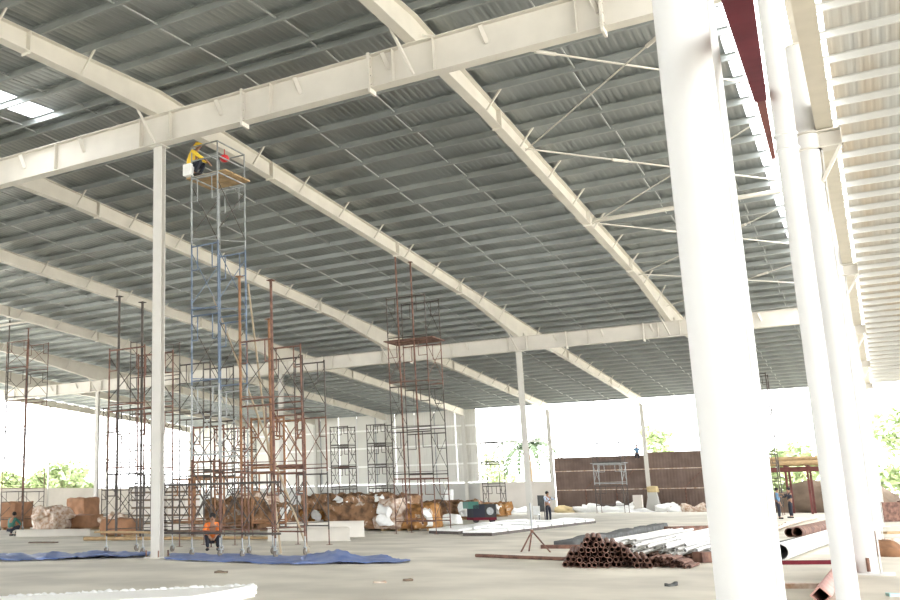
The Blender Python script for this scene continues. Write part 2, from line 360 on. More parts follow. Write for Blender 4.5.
# columns
def hcol(name, x, y, ztop, label, cat='column', d=.2, wd=.3, parts=True, m='column'):
    t = thing(name, label, cat, (x, y, 0))
    b = MB(); b.box(x-wd/2, x+wd/2, y-d/2, y-d/2+.02, 0.03, ztop-.02); b.build('flange', m, t)
    b = MB(); b.box(x-wd/2, x+wd/2, y+d/2-.02, y+d/2, 0.03, ztop-.02); b.build('flange', m, t)
    b = MB(); b.box(x-.008, x+.008, y-d/2+.02, y+d/2-.02, 0.03, ztop-.02); b.build('web', m, t)
    if parts:
        b = MB(); b.box(x-.26, x+.26, y-.26, y+.26, 0, .03); b.build('base_plate', m, t)
        for sx in (-.21, .21):
            for sy in (-.21, .21):
                b = MB(); b.tube((x+sx, y+sy, .03), (x+sx, y+sy, .2), .02, 6); b.build('anchor_bolt', 'rust', t)
    b = MB(); b.box(x-.22, x+.22, y-.2, y+.2, ztop-.02, ztop); b.build('cap_plate', m, t)
    return t
hcol('steel_column', XK(0), YA+.12, ZA, 'slender cream column in front left, carrying the big front beam')
hcol('steel_column', XK(-2), YA+.12, ZA, 'cream front row column at the far left edge')
hcol('steel_column', XK(-4), YB+.12, ZB, 'white second row column at far left beside the tall scaffold')
hcol('steel_column', XK(-2), YB+.12, ZB, 'white second row column right of the rusty scaffold towers')
hcol('steel_column', XK(0), YB+.12, ZB, 'white second row column standing behind the tripod near the centre')
hcol('steel_column', XK(2), YB, ZB, 'second row column hidden in the round columns on the right')
for k in range(-6, 3):
    zz = zt(YE)-.62
    hcol('steel_column', XK(k), YE-.2, zz, {-6: 'white corner column where gable and back wall meet', -5: 'back wall column next to the corner column', -4: 'back wall column between sheet panels behind the scaffolds', -3: 'back wall column left of the tall middle scaffold', -2: 'bright white back wall column at the end of a haunched rafter', -1: 'thin back column where the brown screen begins', 0: 'white back column standing between the two brown screens', 1: 'back column hidden by the big near round column', 2: 'back column behind the row of round columns'}[k])
for i, y in enumerate((66, 74, 81)):
    hcol('steel_column', XL-.05, y, zt(y)-.62, 'slim gable post, '+['nearest', 'middle', 'farthest'][i]+' on the low left wall', parts=False, d=.14, wd=.14)
    o = bpy.context.scene.collection.objects[-1]
# round columns at right
YC, XC, SP = 21.28, -.46, 13.66
def bracket(t, x, y, z1, m):
    b = MB(); b.box(x+.02, .12, y-.17, y+.17, z1-.36, z1-.34); b.box(x+.02, .12, y-.17, y+.17, z1-.02, z1); b.box(x+.02, .12, y-.008, y+.008, z1-.34, z1-.02); b.box(.1, .12, y-.17, y+.17, z1-.36, z1); b.build('bracket', m, t)
    b = MB(); b.tube((x, y, z1-.36), (x, y, z1-.33), .235, 20); b.tube((x, y, z1-.03), (x, y, z1), .235, 20); b.build('collar', m, t)
    b = MB(); b.bar((x+.15, y-.1, z1-1.05), (.08, y-.1, z1-.36), .06, .06); b.build('brace', m, t)
for i in range(5):
    y = YC+i*SP
    t = thing('round_column', 'round white column with bracket, '+['nearest of the right hand row, on a square base plate', 'second in the right hand row', 'third in the right hand row', 'fourth in the right hand row', 'farthest of the right hand row'][i], 'column', (XC, y, 0))
    b = MB(); b.tube((XC, y, .03), (XC, y, 10.35), .185, 28); b.build('shaft', 'white', t)
    b = MB(); b.box(XC-.3, XC+.42, y-.3, y+.3, 0, .03); b.build('base_plate', 'white', t)
    b = MB(); b.tube((XC+.02, y-.19, .06), (XC+.02, y-.19, .3), .03, 8); b.build('cable_stub', 'rust', t)
    b = MB(); b.box(XC+.2, XC+.225, y-.06, y+.06, .03, 8.1); b.build('side_plate', 'white', t)
    bracket(t, XC, y, 8.48, 'cream')
    b = MB(); b.tube((XC, y, 10.35), (XC, y, 10.38), .2, 28); b.build('cap_plate', 'cream', t)
t = thing('round_column', 'thick round white column filling the right foreground', 'column', (-.9, 7.6, 0))
b = MB(); b.tube((-.9, 7.6, .03), (-.9, 7.6, 10.3), .19, 40); b.build('shaft', 'white', t)
b = MB(); b.box(-1.2, -.6, 7.3, 7.9, 0, .03); b.build('base_plate', 'white', t)
b = MB(); c0 = AY(777.5, 580, 8.6); c1 = AY(707, 10, 8.6); b.tube((c0.x, 8.6, 0), (c0.x, 8.6, 10.4), .045, 14)
one(b, 'downpipe', 'white', 'slim white pipe upright close behind the thick foreground column', 'pipe')
t = thing('slim_column', 'slim round white column between the thick column and the bracketed row', 'column', (-.56, 14.3, 0))
b = MB(); b.tube((-.56, 14.3, .02), (-.56, 14.3, zt(14.3)-.55), .13, 28); b.build('shaft', 'white', t)
b = MB(); b.box(-.8, -.32, 14.06, 14.54, 0, .02); b.build('base_plate', 'white', t)
for zz in (6.02, 6.22):
    b = MB(); b.tube((-.56, 14.3, zz), (-.56, 14.3, zz+.03), .15, 28); b.build('collar', 'white', t)
# girder along the right row
t = thing('gutter_girder', 'buff coloured girder running away along the tops of the round columns', 'girder', (-.15, 45, 8.5))
b = MB(); b.box(-.3, 0, 6, YE, 8.5, 8.52); b.build('bottom_plate', 'buff', t)
b = MB(); b.box(-.3, -.285, 6, YE, 8.52, 9.0); b.build('side_plate', 'buff', t)
b = MB(); b.box(-.015, 0, 6, YE, 8.52, 9.0); b.build('side_plate', 'buff', t)
# sag rods
RB = []
for k in range(-6, 2):
    for fct in (1/3., 2/3.):
        x = XK(k)+BAY*fct
        b = MB()
        for i in range(len(ys)-1):
            ya, yb = ys[i], ys[i+1]
            if ya < YNL and x < XNL: continue
            dx = .05 if i % 2 else -.05
            b.bar((x+dx, ya, zt(ya)+.09), (x+dx, yb, zt(yb)+.09), .035, .035)
        one(b, 'sag_rod', 'rod', 'thin line of tie rods linking the purlins down the roof slope', 'tie rod', 'tie rod lines between purlins')
# roof bracing between the last two rafters
xa, xb = XK(1)+.1, XK(2)-.1
zz = lambda y: zt(y)-.35
pan = [YA+.4, 30, 38.5, 47, 53.8]
for n in range(4):
    for q, (pa, pb) in enumerate((((xa, pan[n]), (xb, pan[n+1])), ((xa, pan[n+1]), (xb, pan[n])))):
        A = Vector((pa[0], pa[1], zz(pa[1])-.06*q)); B = Vector((pb[0], pb[1], zz(pb[1])-.06*q))
        t = thing('bracing_rod', ['twisted pale bracing cable', 'thin bracing rod'][q]+' under the right roof bay, '+['next to the front beam', 'second panel from the front beam', 'third panel from the front beam', 'against the middle beam'][n], 'bracing', (A+B)/2)
        b = MB(); b.tube(A, B, .028 if q == 0 else .02, 6); b.build('rod', 'cream', t)
        m_ = A.lerp(B, .3 if q == 0 else .62); d = (B-A).normalized(); b = MB(); b.tube(m_-d*.3, m_+d*.3, .055, 8); b.build('turnbuckle', 'cream', t)
b = MB(); b.tube((xa, 38.6, zz(38.6)+.1), (xb, 38.6, zz(38.6)+.1), .09, 12); one(b, 'strut_tube', 'cream', 'round white strut tube crossing under the right roof bay', 'strut')
for n, (k, y) in enumerate(((-4, 40.0), (-3, 62.0))):
    b = MB(); b.tube((XK(k)+.1, y, zz(y)), (XK(k+1)-.1, y, zz(y)), .08, 10); one(b, 'strut_tube', 'cream', ['round strut tube between two rafters in the left roof bays', 'round strut tube between rafters beyond the middle beam'][n], 'strut')

# ------------------------------------------------------------------ crane boom
ba = AY(739, 0, 6.0); bb = AY(760, 94, 14.0); bt = AY(773.5, 157, 33.0)
dv = (bb-ba).normalized(); b0 = ba-dv*13.0
t = thing('crane_boom', 'dark red telescopic boom reaching up through the open roof strip', 'crane boom', (b0.x, b0.y, 0))
b = MB(); b.bar(b0, bb, .15, .2); b.build('outer_section', 'redoxide', t)
b = MB(); b.bar(bb-dv*.5, bt, .11, .14); b.build('inner_section', 'boom_inner', t)
b = MB(); b.box(b0.x-.5, b0.x+.5, b0.y-.6, b0.y+.6, 0, max(.3, b0.z+.1)); b.build('boom_foot', 'redoxide', t)

# ------------------------------------------------------------------ scaffolds
TR = .026
def caster(t, x, y):
    b = MB(); b.tube((x, y, .16), (x, y, .5), .02, 6); b.bar((x-.035, y, .09), (x-.035, y+.02, .2), .015, .05); b.bar((x+.035, y, .09), (x+.035, y+.02, .2), .015, .05); b.box(x-.05, x+.05, y-.04, y+.04, .19, .21)
    c = b.build('caster', 'greysteel', t)
    b = MB(); b.tube((x-.025, y, .09), (x+.025, y, .09), .09, 14); b.build('wheel', 'rubber', c)
def tower(label, x0, x1, y0, y1, lifts, mats, h=1.9, base=.5, casters=True, planks=(), jacks=(), rot=0, rail=False, r=TR, group=None):
    cx, cy = (x0+x1)/2, (y0+y1)/2
    t = thing('scaffold_tower', label, 'scaffold', (cx, cy, 0), group)
    ca, sa = math.cos(rot), math.sin(rot)
    Q = lambda x, y, z: Vector((cx+(x-cx)*ca-(y-cy)*sa, cy+(x-cx)*sa+(y-cy)*ca, z))
    for x in (x0, x1):
        for y in (y0, y1):
            q = Q(x, y, 0)
            if casters: caster(t, q.x, q.y)
            else:
                b = MB(); b.tube((q.x, q.y, .012), (q.x, q.y, base), .02, 6); b.box(q.x-.08, q.x+.08, q.y-.08, q.y+.08, 0, .012); b.build('base_jack', 'rust', t)
    for L in range(lifts):
        z = base+L*h; m = mats[L % len(mats)]
        for y in (y0, y1):
            b = MB(); b.tube(Q(x0, y, z), Q(x0, y, z+h-.01), r, 8); b.tube(Q(x1, y, z), Q(x1, y, z+h-.01), r, 8)
            b.tube(Q(x0, y, z+h-.08), Q(x1, y, z+h-.08), r, 8); b.tube(Q(x0, y, z+.12), Q(x1, y, z+.12), r*.9, 8)
            wi = (x1-x0)*.22
            for xx, sg in ((x0, 1), (x1, -1)):
                b.tube(Q(xx+sg*wi, y, z+h*.62), Q(xx+sg*wi, y, z+h-.08), r*.7, 6); b.tube(Q(xx, y, z+h*.62), Q(xx+sg*wi, y, z+h*.62), r*.7, 6)
            b.build('frame', m, t)
        for x in (x0, x1):
            b = MB(); b.tube(Q(x, y0, z+.3), Q(x, y1, z+h-.3), r*.55, 6); b.tube(Q(x+.02, y1, z+.3), Q(x+.02, y0, z+h-.3), r*.55, 6); b.build('cross_brace', m if L % 2 else 'darksteel', t)
        b = MB(); b.tube(Q(x0, y0+.03, z+.2), Q(x1, y1-.03, z+.25), r*.55, 6); b.build('diagonal_brace', m, t)
    for (lv, m) in planks:
        z = base+lv*h
        for k in range(3):
            yy0 = y0+.05+k*(y1-y0-.1)/3; b = MB()
            b.hexa([Q(x0-.25, yy0+.02, z), Q(x1+.25, yy0+.02, z), Q(x1+.25, yy0+(y1-y0)/3-.06, z), Q(x0-.25, yy0+(y1-y0)/3-.06, z)], [Q(x0-.25, yy0+.02, z+.045), Q(x1+.25, yy0+.02, z+.045), Q(x1+.25, yy0+(y1-y0)/3-.06, z+.045), Q(x0-.25, yy0+(y1-y0)/3-.06, z+.045)]); b.build('plank', m, t)
    for (x, y, z0, z1, m) in jacks:
        b = MB(); b.tube(Q(x, y, z0), Q(x, y, z1), r*1.5, 8); b.box(*[c for v in ((Q(x, y, 0).x-.09, Q(x, y, 0).x+.09), (Q(x, y, 0).y-.09, Q(x, y, 0).y+.09), (z1, z1+.02)) for c in v]); b.build('prop_pole', m, t)
    if rail:
        z = base+lifts*h
        b = MB()
        for zz_ in (z-.02, z+.5, z+.95):
            for a, c in (((x0, y0), (x1, y0)), ((x1, y0), (x1, y1)), ((x1, y1), (x0, y1)), ((x0, y1), (x0, y0))): b.tube(Q(a[0], a[1], zz_), Q(c[0], c[1], zz_), r*.9, 6)
        for x in (x0, x1):
            for y in (y0, y1): b.tube(Q(x, y, z), Q(x, y, z+.97), r*.9, 6)
        b.build('guard_rail', 'greysteel', t)
    return t
tower('tall blue and grey rolling scaffold tower reaching the beam beside the front left column', -16.5, -15.55, 22.3, 23.75, 5, ['rust', 'greysteel', 'bluesteel', 'bluesteel', 'greysteel'], h=2.1, base=.55, planks=((5, 'timber'),), rail=True)
tower('rusty rolling scaffold tower with raised prop poles, right of the blue tower', -14.75, -13.7, 22.2, 23.75, 3, ['rust'], h=1.8, planks=(), jacks=((-14.75, 22.2, 2.3, 7.7, 'orange_rust'), (-13.7, 22.2, 2.3, 7.45, 'rust'), (-14.75, 23.75, 2.3, 6.7, 'orange_rust')))
tower('dark rusty rolling scaffold tower with two tall poles, left of the front left column', -19.9, -18.5, 22.6, 24.0, 3, ['darksteel', 'rust', 'rust'], h=1.9, jacks=((-19.55, 22.62, .5, 7.8, 'darksteel'), (-18.62, 22.62, .5, 7.5, 'darksteel')))
tower('dark scaffold tower at the far left edge with two tall poles', -43.3, -41.5, 40, 41.6, 6, ['darksteel', 'rust'], h=1.75, jacks=((-43.2, 40.03, 4, 12.3, 'darksteel'), (-41.6, 40.03, .5, 11.6, 'rust')))
tower('tall rusty scaffold tower with two leaning prop poles in the middle of the shed', -17.6, -15.8, 38.2, 39.8, 5, ['rust', 'darksteel', 'darksteel', 'rust', 'darksteel'], h=1.95, base=.4, casters=False, planks=((4, 'rust'),), jacks=((-17.1, 38.25, .4, 12.1, 'rust'), (-16.4, 38.25, .4, 11.6, 'rust')))
tower('dark scaffold tower between the blue tower and the front left column', -20.2, -18.9, 26.6, 28.0, 3, ['darksteel'], h=1.9, casters=False)
tower('dark scaffold tower directly behind the rusty rolling tower', -17.0, -15.8, 27.5, 29.0, 3, ['darksteel', 'rust', 'darksteel'], h=1.9, casters=False)
tower('low orange scaffold beside the pale panel stack behind the front left column', -26.2, -25.0, 34.0, 35.2, 1, ['orange_rust'], h=2.0, casters=False, r=.045)
tower('orange scaffold frame tower behind the blue tower', -20.9, -19.4, 32.2, 33.8, 2, ['orange_rust'], h=2.1, base=.5, casters=False, r=.045)
tower('rust brown scaffold tower to the left behind the blue tower', -23.6, -22.1, 32.0, 33.5, 2, ['orange_rust', 'rust'], h=2.0, casters=False, r=.04)
tower('dark scaffold tower standing behind the left poles near the carton stacks', -29.5, -27.8, 35, 36.6, 5, ['darksteel'], h=1.7, casters=False)
tower('dark scaffold tower far back beside the left second row column', -46.3, -44.6, 52, 53.6, 4, ['darksteel'], h=1.9, casters=False, r=.035)
tower('dark scaffold tower against the back wall left of the sheeted panels', -54.6, -52.7, 80.5, 82, 4, ['darksteel'], h=1.95, casters=False, r=.045, planks=((3, 'darksteel'),))
tower('dark scaffold against the sheeted back wall, left of the white haunched column', -44.5, -42.6, 82.5, 84, 4, ['darksteel'], h=1.95, casters=False, r=.045, planks=((2, 'rust'),))
tower('second dark scaffold against the sheeted back wall beside the haunched column', -40.6, -38.7, 82.5, 84, 4, ['darksteel'], h=1.95, casters=False, r=.045)
tower('thin dark scaffold in front of the open bay with palm leaves', -30.5, -28.9, 85, 86.4, 3, ['darksteel'], h=1.95, casters=False, r=.04)
tower('dark scaffold tower in front of the left brown screen', -20.2, -18.0, 83, 84.6, 5, ['darksteel', 'greysteel', 'darksteel', 'darksteel', 'darksteel'], h=1.75, casters=False, r=.035, planks=((2, 'greysteel'),))
tower('thin dark scaffold tower at the back between the thick and slim right columns', -7.4, -5.8, 71.5, 73, 5, ['darksteel'], h=1.75, casters=False, r=.03)

for z_, nm_ in ((1.95, 'upper'), (.62, 'lower')):
    b = MB(); b.tube((-17.8, 22.24, z_), (-13.5, 22.13, z_), .03, 8); one(b, 'tie_pole', 'darksteel', nm_+' dark pole tied across the two rolling scaffolds behind the crouching person in orange', 'pole')
b = MB(); b.tube((-20.3, 22.52, .62), (-17.9, 22.5, .62), .035, 8); one(b, 'tie_pole', 'timber', 'rough pole tied low across the scaffold left of the front left column', 'pole')
for n, (pa, ya_, pb, lab) in enumerate((((213, 296), 24.0, (309, 552.5), 'pale bamboo pole leaning from the blue scaffold down to the right'), ((248, 284), 24.3, (281, 553.5), 'pale bamboo pole standing against the back of the rusty rolling tower'))):
    b = MB(); b.tube(AY(*pa, ya_), G(*pb, .03), .032, 8); one(b, 'bamboo_pole', 'bamboo', lab, 'pole')
# ------------------------------------------------------------------ people
def person(label, loc, rot, J, shirt, trousers, hat=None, sleeves=True):
    root = thing('person', label, 'person', loc)
    ca, sa = math.cos(rot), math.sin(rot)
    T = lambda v: Vector((v[0]*ca-v[1]*sa, v[0]*sa+v[1]*ca, v[2]))
    def skin(name, chains, m, sub=1):
        vs_, es, rs, idx = [], [], [], {}
        for ch in chains:
            prev = None
            for key, pos, rad in ch:
                if key not in idx: idx[key] = len(vs_); vs_.append(T(pos)); rs.append(rad)
                if prev is not None: es.append((prev, idx[key]))
                prev = idx[key]
        me = bpy.data.meshes.new(name); me.from_pydata(vs_, es, []); o = bpy.data.objects.new(name, me); COL.objects.link(o)
        md = o.modifiers.new('skin', 'SKIN')
        if not me.skin_vertices:
            return None
        for i, sv in enumerate(me.skin_vertices[0].data): sv.radius = (rs[i], rs[i]*.9); sv.use_root = (i == 0)
        s2 = o.modifiers.new('sub', 'SUBSURF'); s2.levels = sub; s2.render_levels = sub
        dg = bpy.context.evaluated_depsgraph_get(); ev = o.evaluated_get(dg)
        m2 = bpy.data.meshes.new_from_object(ev, depsgraph=dg)
        o.modifiers.clear(); o.data = m2; m2.materials.clear(); m2.materials.append(M[m])
        for pl in m2.polygons: pl.use_smooth = True
        o.parent = root
        return o
    g = lambda k: J[k]
    lerp = lambda a, c, f: tuple(x+(y-x)*f for x, y in zip(a, c))
    spine = [('pel', g('pel'), .13), ('sp', g('sp'), .125), ('ch', g('ch'), .145), ('nk', g('nk'), .055), ('hd', g('hd'), .07), ('hm', g('hm'), .095), ('ht', g('ht'), .075)]
    ch = [spine]
    hd, hm = Vector(g('hd')), Vector(g('hm'))
    fwd = Vector(g('face')) if 'face' in J else Vector((0, 1, 0))
    ch.append([('hm', g('hm'), .095), ('nose', tuple(hm+fwd*.115-Vector((0, 0, .02))), .018)])
    for s in 'LR':
        ch.append([('ch', g('ch'), .145), ('s'+s, g('s'+s), .06), ('e'+s, g('e'+s), .045), ('w'+s, g('w'+s), .032), ('p'+s, g('p'+s), .038)])
        d = (Vector(g('p'+s))-Vector(g('w'+s))).normalized(); sdv = d.cross(Vector((.3, .2, 1))).normalized()
        for q in range(4):
            a = Vector(g('p'+s))+sdv*(q-1.5)*.02; ln = (.07, .085, .08, .06)[q]
            ch.append([('p'+s, g('p'+s), .038), ('f%d'%q+s, tuple(a+d*.045), .009), ('g%d'%q+s, tuple(a+d*(.045+ln)+Vector((0, 0, -.02))), .007)])
        a = Vector(g('p'+s))+sdv*.05
        ch.append([('p'+s, g('p'+s), .038), ('t'+s, tuple(a+d*.03), .01)])
        ch.append([('pel', g('pel'), .13), ('h'+s, g('h'+s), .085), ('k'+s, g('k'+s), .06), ('a'+s, g('a'+s), .042), ('o'+s, g('o'+s), .035)])
    body = skin('body', ch, 'skin', 1)
    sh = [[('pel', lerp(g('pel'), g('sp'), .2), .15), ('sp', g('sp'), .148), ('ch', g('ch'), .165), ('nk', lerp(g('ch'), g('nk'), .75), .075)]]
    for s in 'LR':
        sh.append([('ch', g('ch'), .165), ('s'+s, g('s'+s), .075), ('e'+s, g('e'+s), .06)]+([('w'+s, lerp(g('e'+s), g('w'+s), .85), .045)] if sleeves else []))
    skin('shirt', sh, shirt)
    tr = [[('pel', g('pel'), .145), ('top', lerp(g('pel'), g('sp'), .3), .14)]]
    for s in 'LR': tr.append([('pel', g('pel'), .145), ('h'+s, g('h'+s), .1), ('k'+s, g('k'+s), .078), ('a'+s, lerp(g('k'+s), g('a'+s), .95), .06)])
    skin('trousers', tr, trousers)
    for s in 'LR':
        b = MB(); A = Vector(T(g('a'+s)))+Vector(loc); B_ = Vector(T(g('o'+s)))+Vector(loc); A.z = B_.z = loc[2]+.045
        b.tube(A+(A-B_)*.3, B_+(B_-A)*.25, .045, 10); b.build('shoe', 'black', root)
    top = Vector(T(g('hm')))+Vector(loc); up = (Vector(T(g('ht')))-Vector(T(g('hm')))).normalized(); F_ = Vector(T(tuple(fwd)))
    b = MB(); b.ball(top+up*.04-F_*.015, .108, (1, 1, .95)); b.build('helmet' if hat else 'hair', hat or 'hair', root)
    if hat:
        b = MB(); b.tube(top+up*.045, top+up*.055, .145, 14); b.build('brim', hat, root)
    b = MB()
    sx = Vector(T((1, 0, 0)))
    for sg in (-1, 1): b.ball(top+F_*.088+sx*sg*.035+up*.0, .014)
    b.build('eyes', 'black', root)
    b = MB(); b.bar(top+F_*.092-up*.06-sx*.025, top+F_*.092-up*.06+sx*.025, .01, .012); b.build('mouth', 'redoxide', root)
    return root
STAND = dict(pel=(0, 0, .93), sp=(0, 0, 1.1), ch=(0, .0, 1.3), nk=(0, .01, 1.46), hd=(0, .03, 1.54), hm=(0, .03, 1.6), ht=(0, .02, 1.67),
             sL=(-.19, 0, 1.39), eL=(-.24, -.03, 1.12), wL=(-.22, .1, .9), pL=(-.21, .13, .82), sR=(.19, 0, 1.39), eR=(.24, -.03, 1.12), wR=(.22, .1, .9), pR=(.21, .13, .82),
             hL=(-.1, 0, .88), kL=(-.11, .03, .48), aL=(-.12, 0, .08), oL=(-.13, .15, .05), hR=(.1, 0, .88), kR=(.11, .03, .48), aR=(.12, 0, .08), oR=(.13, .15, .05))
REACH = dict(STAND, eL=(-.24, .2, 1.25), wL=(-.2, .42, 1.35), pL=(-.19, .5, 1.38), eR=(.24, .15, 1.18), wR=(.2, .38, 1.2), pR=(.19, .46, 1.22))
CROUCH = dict(pel=(0, -.16, .30), sp=(0, -.12, .48), ch=(0, .0, .70), nk=(0, .08, .86), hd=(0, .12, .93), hm=(0, .13, .99), ht=(0, .12, 1.06),
              sL=(-.19, .03, .78), eL=(-.26, .25, .58), wL=(-.12, .42, .48), pL=(-.08, .47, .42), sR=(.19, .03, .78), eR=(.26, .25, .58), wR=(.12, .42, .48), pR=(.08, .47, .42),
              hL=(-.1, -.14, .28), kL=(-.19, .3, .48), aL=(-.15, .06, .08), oL=(-.17, .22, .05), hR=(.1, -.14, .28), kR=(.19, .3, .48), aR=(.15, .06, .08), oR=(.17, .22, .05))
BEND = dict(pel=(0, -.1, .62), sp=(0, -.02, .78), ch=(0, .16, .92), nk=(0, .3, 1.0), hd=(0, .37, 1.02), hm=(0, .41, 1.05), ht=(0, .45, 1.1),
            sL=(-.19, .2, .98), eL=(-.27, .42, .85), wL=(-.2, .6, .95), pL=(-.18, .67, 1.0), sR=(.19, .2, .98), eR=(.27, .38, .76), wR=(.2, .5, .58), pR=(.18, .54, .5),
            hL=(-.1, -.1, .58), kL=(-.13, .2, .38), aL=(-.12, -.05, .08), oL=(-.13, .1, .05), hR=(.1, -.1, .58), kR=(.14, .2, .4), aR=(.12, -.05, .08), oR=(.13, .1, .05))
SIT = dict(pel=(0, 0, .0), sp=(0, .02, .2), ch=(0, .03, .42), nk=(0, .05, .58), hd=(0, .08, .66), hm=(0, .09, .72), ht=(0, .08, .79),
           sL=(-.19, .03, .5), eL=(-.24, .05, .24), wL=(-.18, .22, .12), pL=(-.16, .28, .1), sR=(.19, .03, .5), eR=(.24, .05, .24), wR=(.18, .22, .12), pR=(.16, .28, .1),
           hL=(-.1, .05, -.02), kL=(-.12, .4, -.02), aL=(-.12, .36, -.4), oL=(-.13, .48, -.42), hR=(.1, .05, -.02), kR=(.12, .4, -.02), aR=(.12, .36, -.4), oR=(.13, .48, -.42))
fc = lambda p: math.atan2(-(0-p[0]), (0-p[1]))      # rotation that turns local +Y toward the camera
q = Vector((-17.6, 24.85, 0)); person('person in an orange shirt and dark trousers crouching by the blue scaffold', q, fc(q), CROUCH, 'orange', 'navy')
q = Vector((-16.45, 56.4, 0)); person('person in a pale blue shirt standing near the brown screen holding a grey board', q, fc(q)+.7, REACH, 'pale_cloth', 'navy')
q = Vector((-5.2, 62.0, 0)); person('person in a blue shirt standing under the timber shed', q, fc(q)+1.6, STAND, 'blue_cloth', 'navy')
q = Vector((-4.75, 64.2, 0)); person('person in dark clothes standing beside the blue shirted person', q, fc(q)-1.2, REACH, 'navy', 'navy')
q = Vector((-16.55, 22.5, 11.1)); person('person in a yellow vest crouching on the blue scaffold platform under the beam', q, fc(q)+1.2, CROUCH, 'yellow', 'navy', 'yellow')
q = Vector((XK(0)-.75, YE+.1, 4.82)); person('person in dark blue clothes sitting on top of the brown screen', q, fc(q), SIT, 'blue_cloth', 'navy')
q = G(12, 536); person('person in dark green clothes crouching at the far left by the cartons', q, fc(q)+2.4, CROUCH, 'green', 'navy')

# ------------------------------------------------------------------ ground clutter helpers
def lumpy(mb, c, sx, sy, sz, ang=0, amp=.06, seed=0, nx=8, ny=6, nz=4, fr=1.6):
    # a box with bulging, creased faces
    ca, sa = math.cos(ang), math.sin(ang); c = Vector(c); vs_ = []; fs = []; idx = {}
    def vid(i, j, k):
        if (i, j, k) in idx: return idx[(i, j, k)]
        p = Vector(((i/nx-.5)*sx, (j/ny-.5)*sy, k/nz*sz))
        n = noise.noise_vector(p*fr+Vector((seed*3.1, seed, 0)))*amp
        if k == 0: n.z = 0
        p = p+n; p.z = max(p.z, 0)
        idx[(i, j, k)] = len(vs_); vs_.append(c+Vector((p.x*ca-p.y*sa, p.x*sa+p.y*ca, p.z))); return idx[(i, j, k)]
    for i in range(nx):
        for j in range(ny):
            for k in (0, nz): fs.append((vid(i, j, k), vid(i+1, j, k), vid(i+1, j+1, k), vid(i, j+1, k)))
    for i in range(nx):
        for k in range(nz):
            for j in (0, ny): fs.append((vid(i, j, k), vid(i+1, j, k), vid(i+1, j, k+1), vid(i, j, k+1)))
    for j in range(ny):
        for k in range(nz):
            for i in (0, nx): fs.append((vid(i, j, k), vid(i, j+1, k), vid(i, j+1, k+1), vid(i, j, k+1)))
    mb.add(vs_, fs, True)
def ground_sheet(corners, name, m, label, cat, h=.05, n=(40, 10), seed=0, extra=0, lump=None):
    # a wrinkled cloth lying on the floor between four corners
    A, B_, C_, D_ = [Vector(c) for c in corners]; b = MB(); vs_ = []; fs = []
    for i in range(n[0]+1):
        for j in range(n[1]+1):
            u, v = i/n[0], j/n[1]
            p = A.lerp(B_, u).lerp(D_.lerp(C_, u), v)
            e = noise.noise(Vector((p.x*.9, p.y*.9, seed)))*.35
            if j in (0, n[1]) or i in (0, n[0]): p.x += e*.6; p.y += e
            z = .015+h*max(0, noise.noise(Vector((p.x*1.7, p.y*1.7, seed+5)))+.25)+h*.6*abs(noise.noise(Vector((p.x*5, p.y*5, seed))))
            if lump:
                d = (Vector((p.x, p.y, 0))-Vector((lump[0], lump[1], 0))).length; z += lump[2]*max(0, 1-d/lump[3])*(.6+.8*abs(noise.noise(Vector((p.x*4, p.y*4, 2)))))
            vs_.append((p.x, p.y, z))
    for i in range(n[0]):
        for j in range(n[1]): k = i*(n[1]+1)+j; fs.append((k, k+1, k+n[1]+2, k+n[1]+1))
    b.add(vs_, fs, True); o = one(b, name, m, label, cat)
    sd_ = o.modifiers.new('thickness', 'SOLIDIFY'); sd_.thickness = .008
    return o
# blue tarps
ground_sheet([G(-6, 562), G(152, 557.5), G(152, 554), G(-6, 556)], 'blue_tarp', 'tarp', 'crumpled blue tarp on the floor left of the front left column', 'tarp', .12, (60, 10), 1)
ground_sheet([G(166, 560), G(310, 566), G(318, 557), G(168, 554)], 'blue_tarp', 'tarp', 'flat blue tarp lying under the rolling scaffolds', 'tarp', .05, (50, 12), 2)
l = G(330, 560)
ground_sheet([G(296, 565), G(408, 563.5), G(400, 559.5), G(318, 555)], 'blue_tarp', 'tarp', 'bunched bright blue tarp with a heaped end, right of the scaffolds', 'tarp', .07, (40, 14), 4, lump=(l.x, l.y, .28, .9))
# white wrapped stack bottom left
A0, A1 = G(255, 596.5), G(-60, 612)
t = thing('wrapped_sheet_stack', 'long low stack of white sheets in plastic at the bottom left', 'sheet stack', ((A0+A1)/2).to_tuple())
near0, near1 = Vector((A0.x+.15, A0.y-1.9, 0)), Vector((A1.x+.1, A1.y-1.9, 0))
b = MB()
for k in range(4):
    e = .02*(k % 2); b.hexa([v+Vector((e, e, .045*k)) for v in (A0, A1, near1, near0)], [v+Vector((e, e, .045*k+.042)) for v in (A0, A1, near1, near0)])
b.build('sheets', 'girt_white', t)
b = MB(); nn = 40
for i in range(nn):
    c = A0.lerp(A1, (i+.4)/nn); b.ball(c+Vector((0, -.03, .13+.02*noise.noise(Vector((i*1.7, 0, 0))))), .095+.03*noise.noise(Vector((i*2.3, 1, 0))), (1.1, .8, .75), 10, 7, .35, i)
b.build('plastic_wrap', 'plastic', t)
# tripod
q1, q2, q3 = G(521, 552), G(529, 551.4), G(550.5, 552.4); ap = AY(532, 531, 26.9)
t = thing('tripod_stand', 'rusty tripod stand with a short pole on open floor near the centre', 'tripod', ((q1+q2+q3)/3).to_tuple())
for q in (q1, q2, q3):
    b = MB(); b.tube(q, ap, .022, 8); b.build('leg', 'rust', t)
b = MB(); b.tube(ap-Vector((0, 0, .1)), ap+Vector((0, 0, .75)), .025, 8); b.build('pole', 'greysteel', t)
b = MB(); b.ball(ap, .05); b.build('hub', 'rust', t)
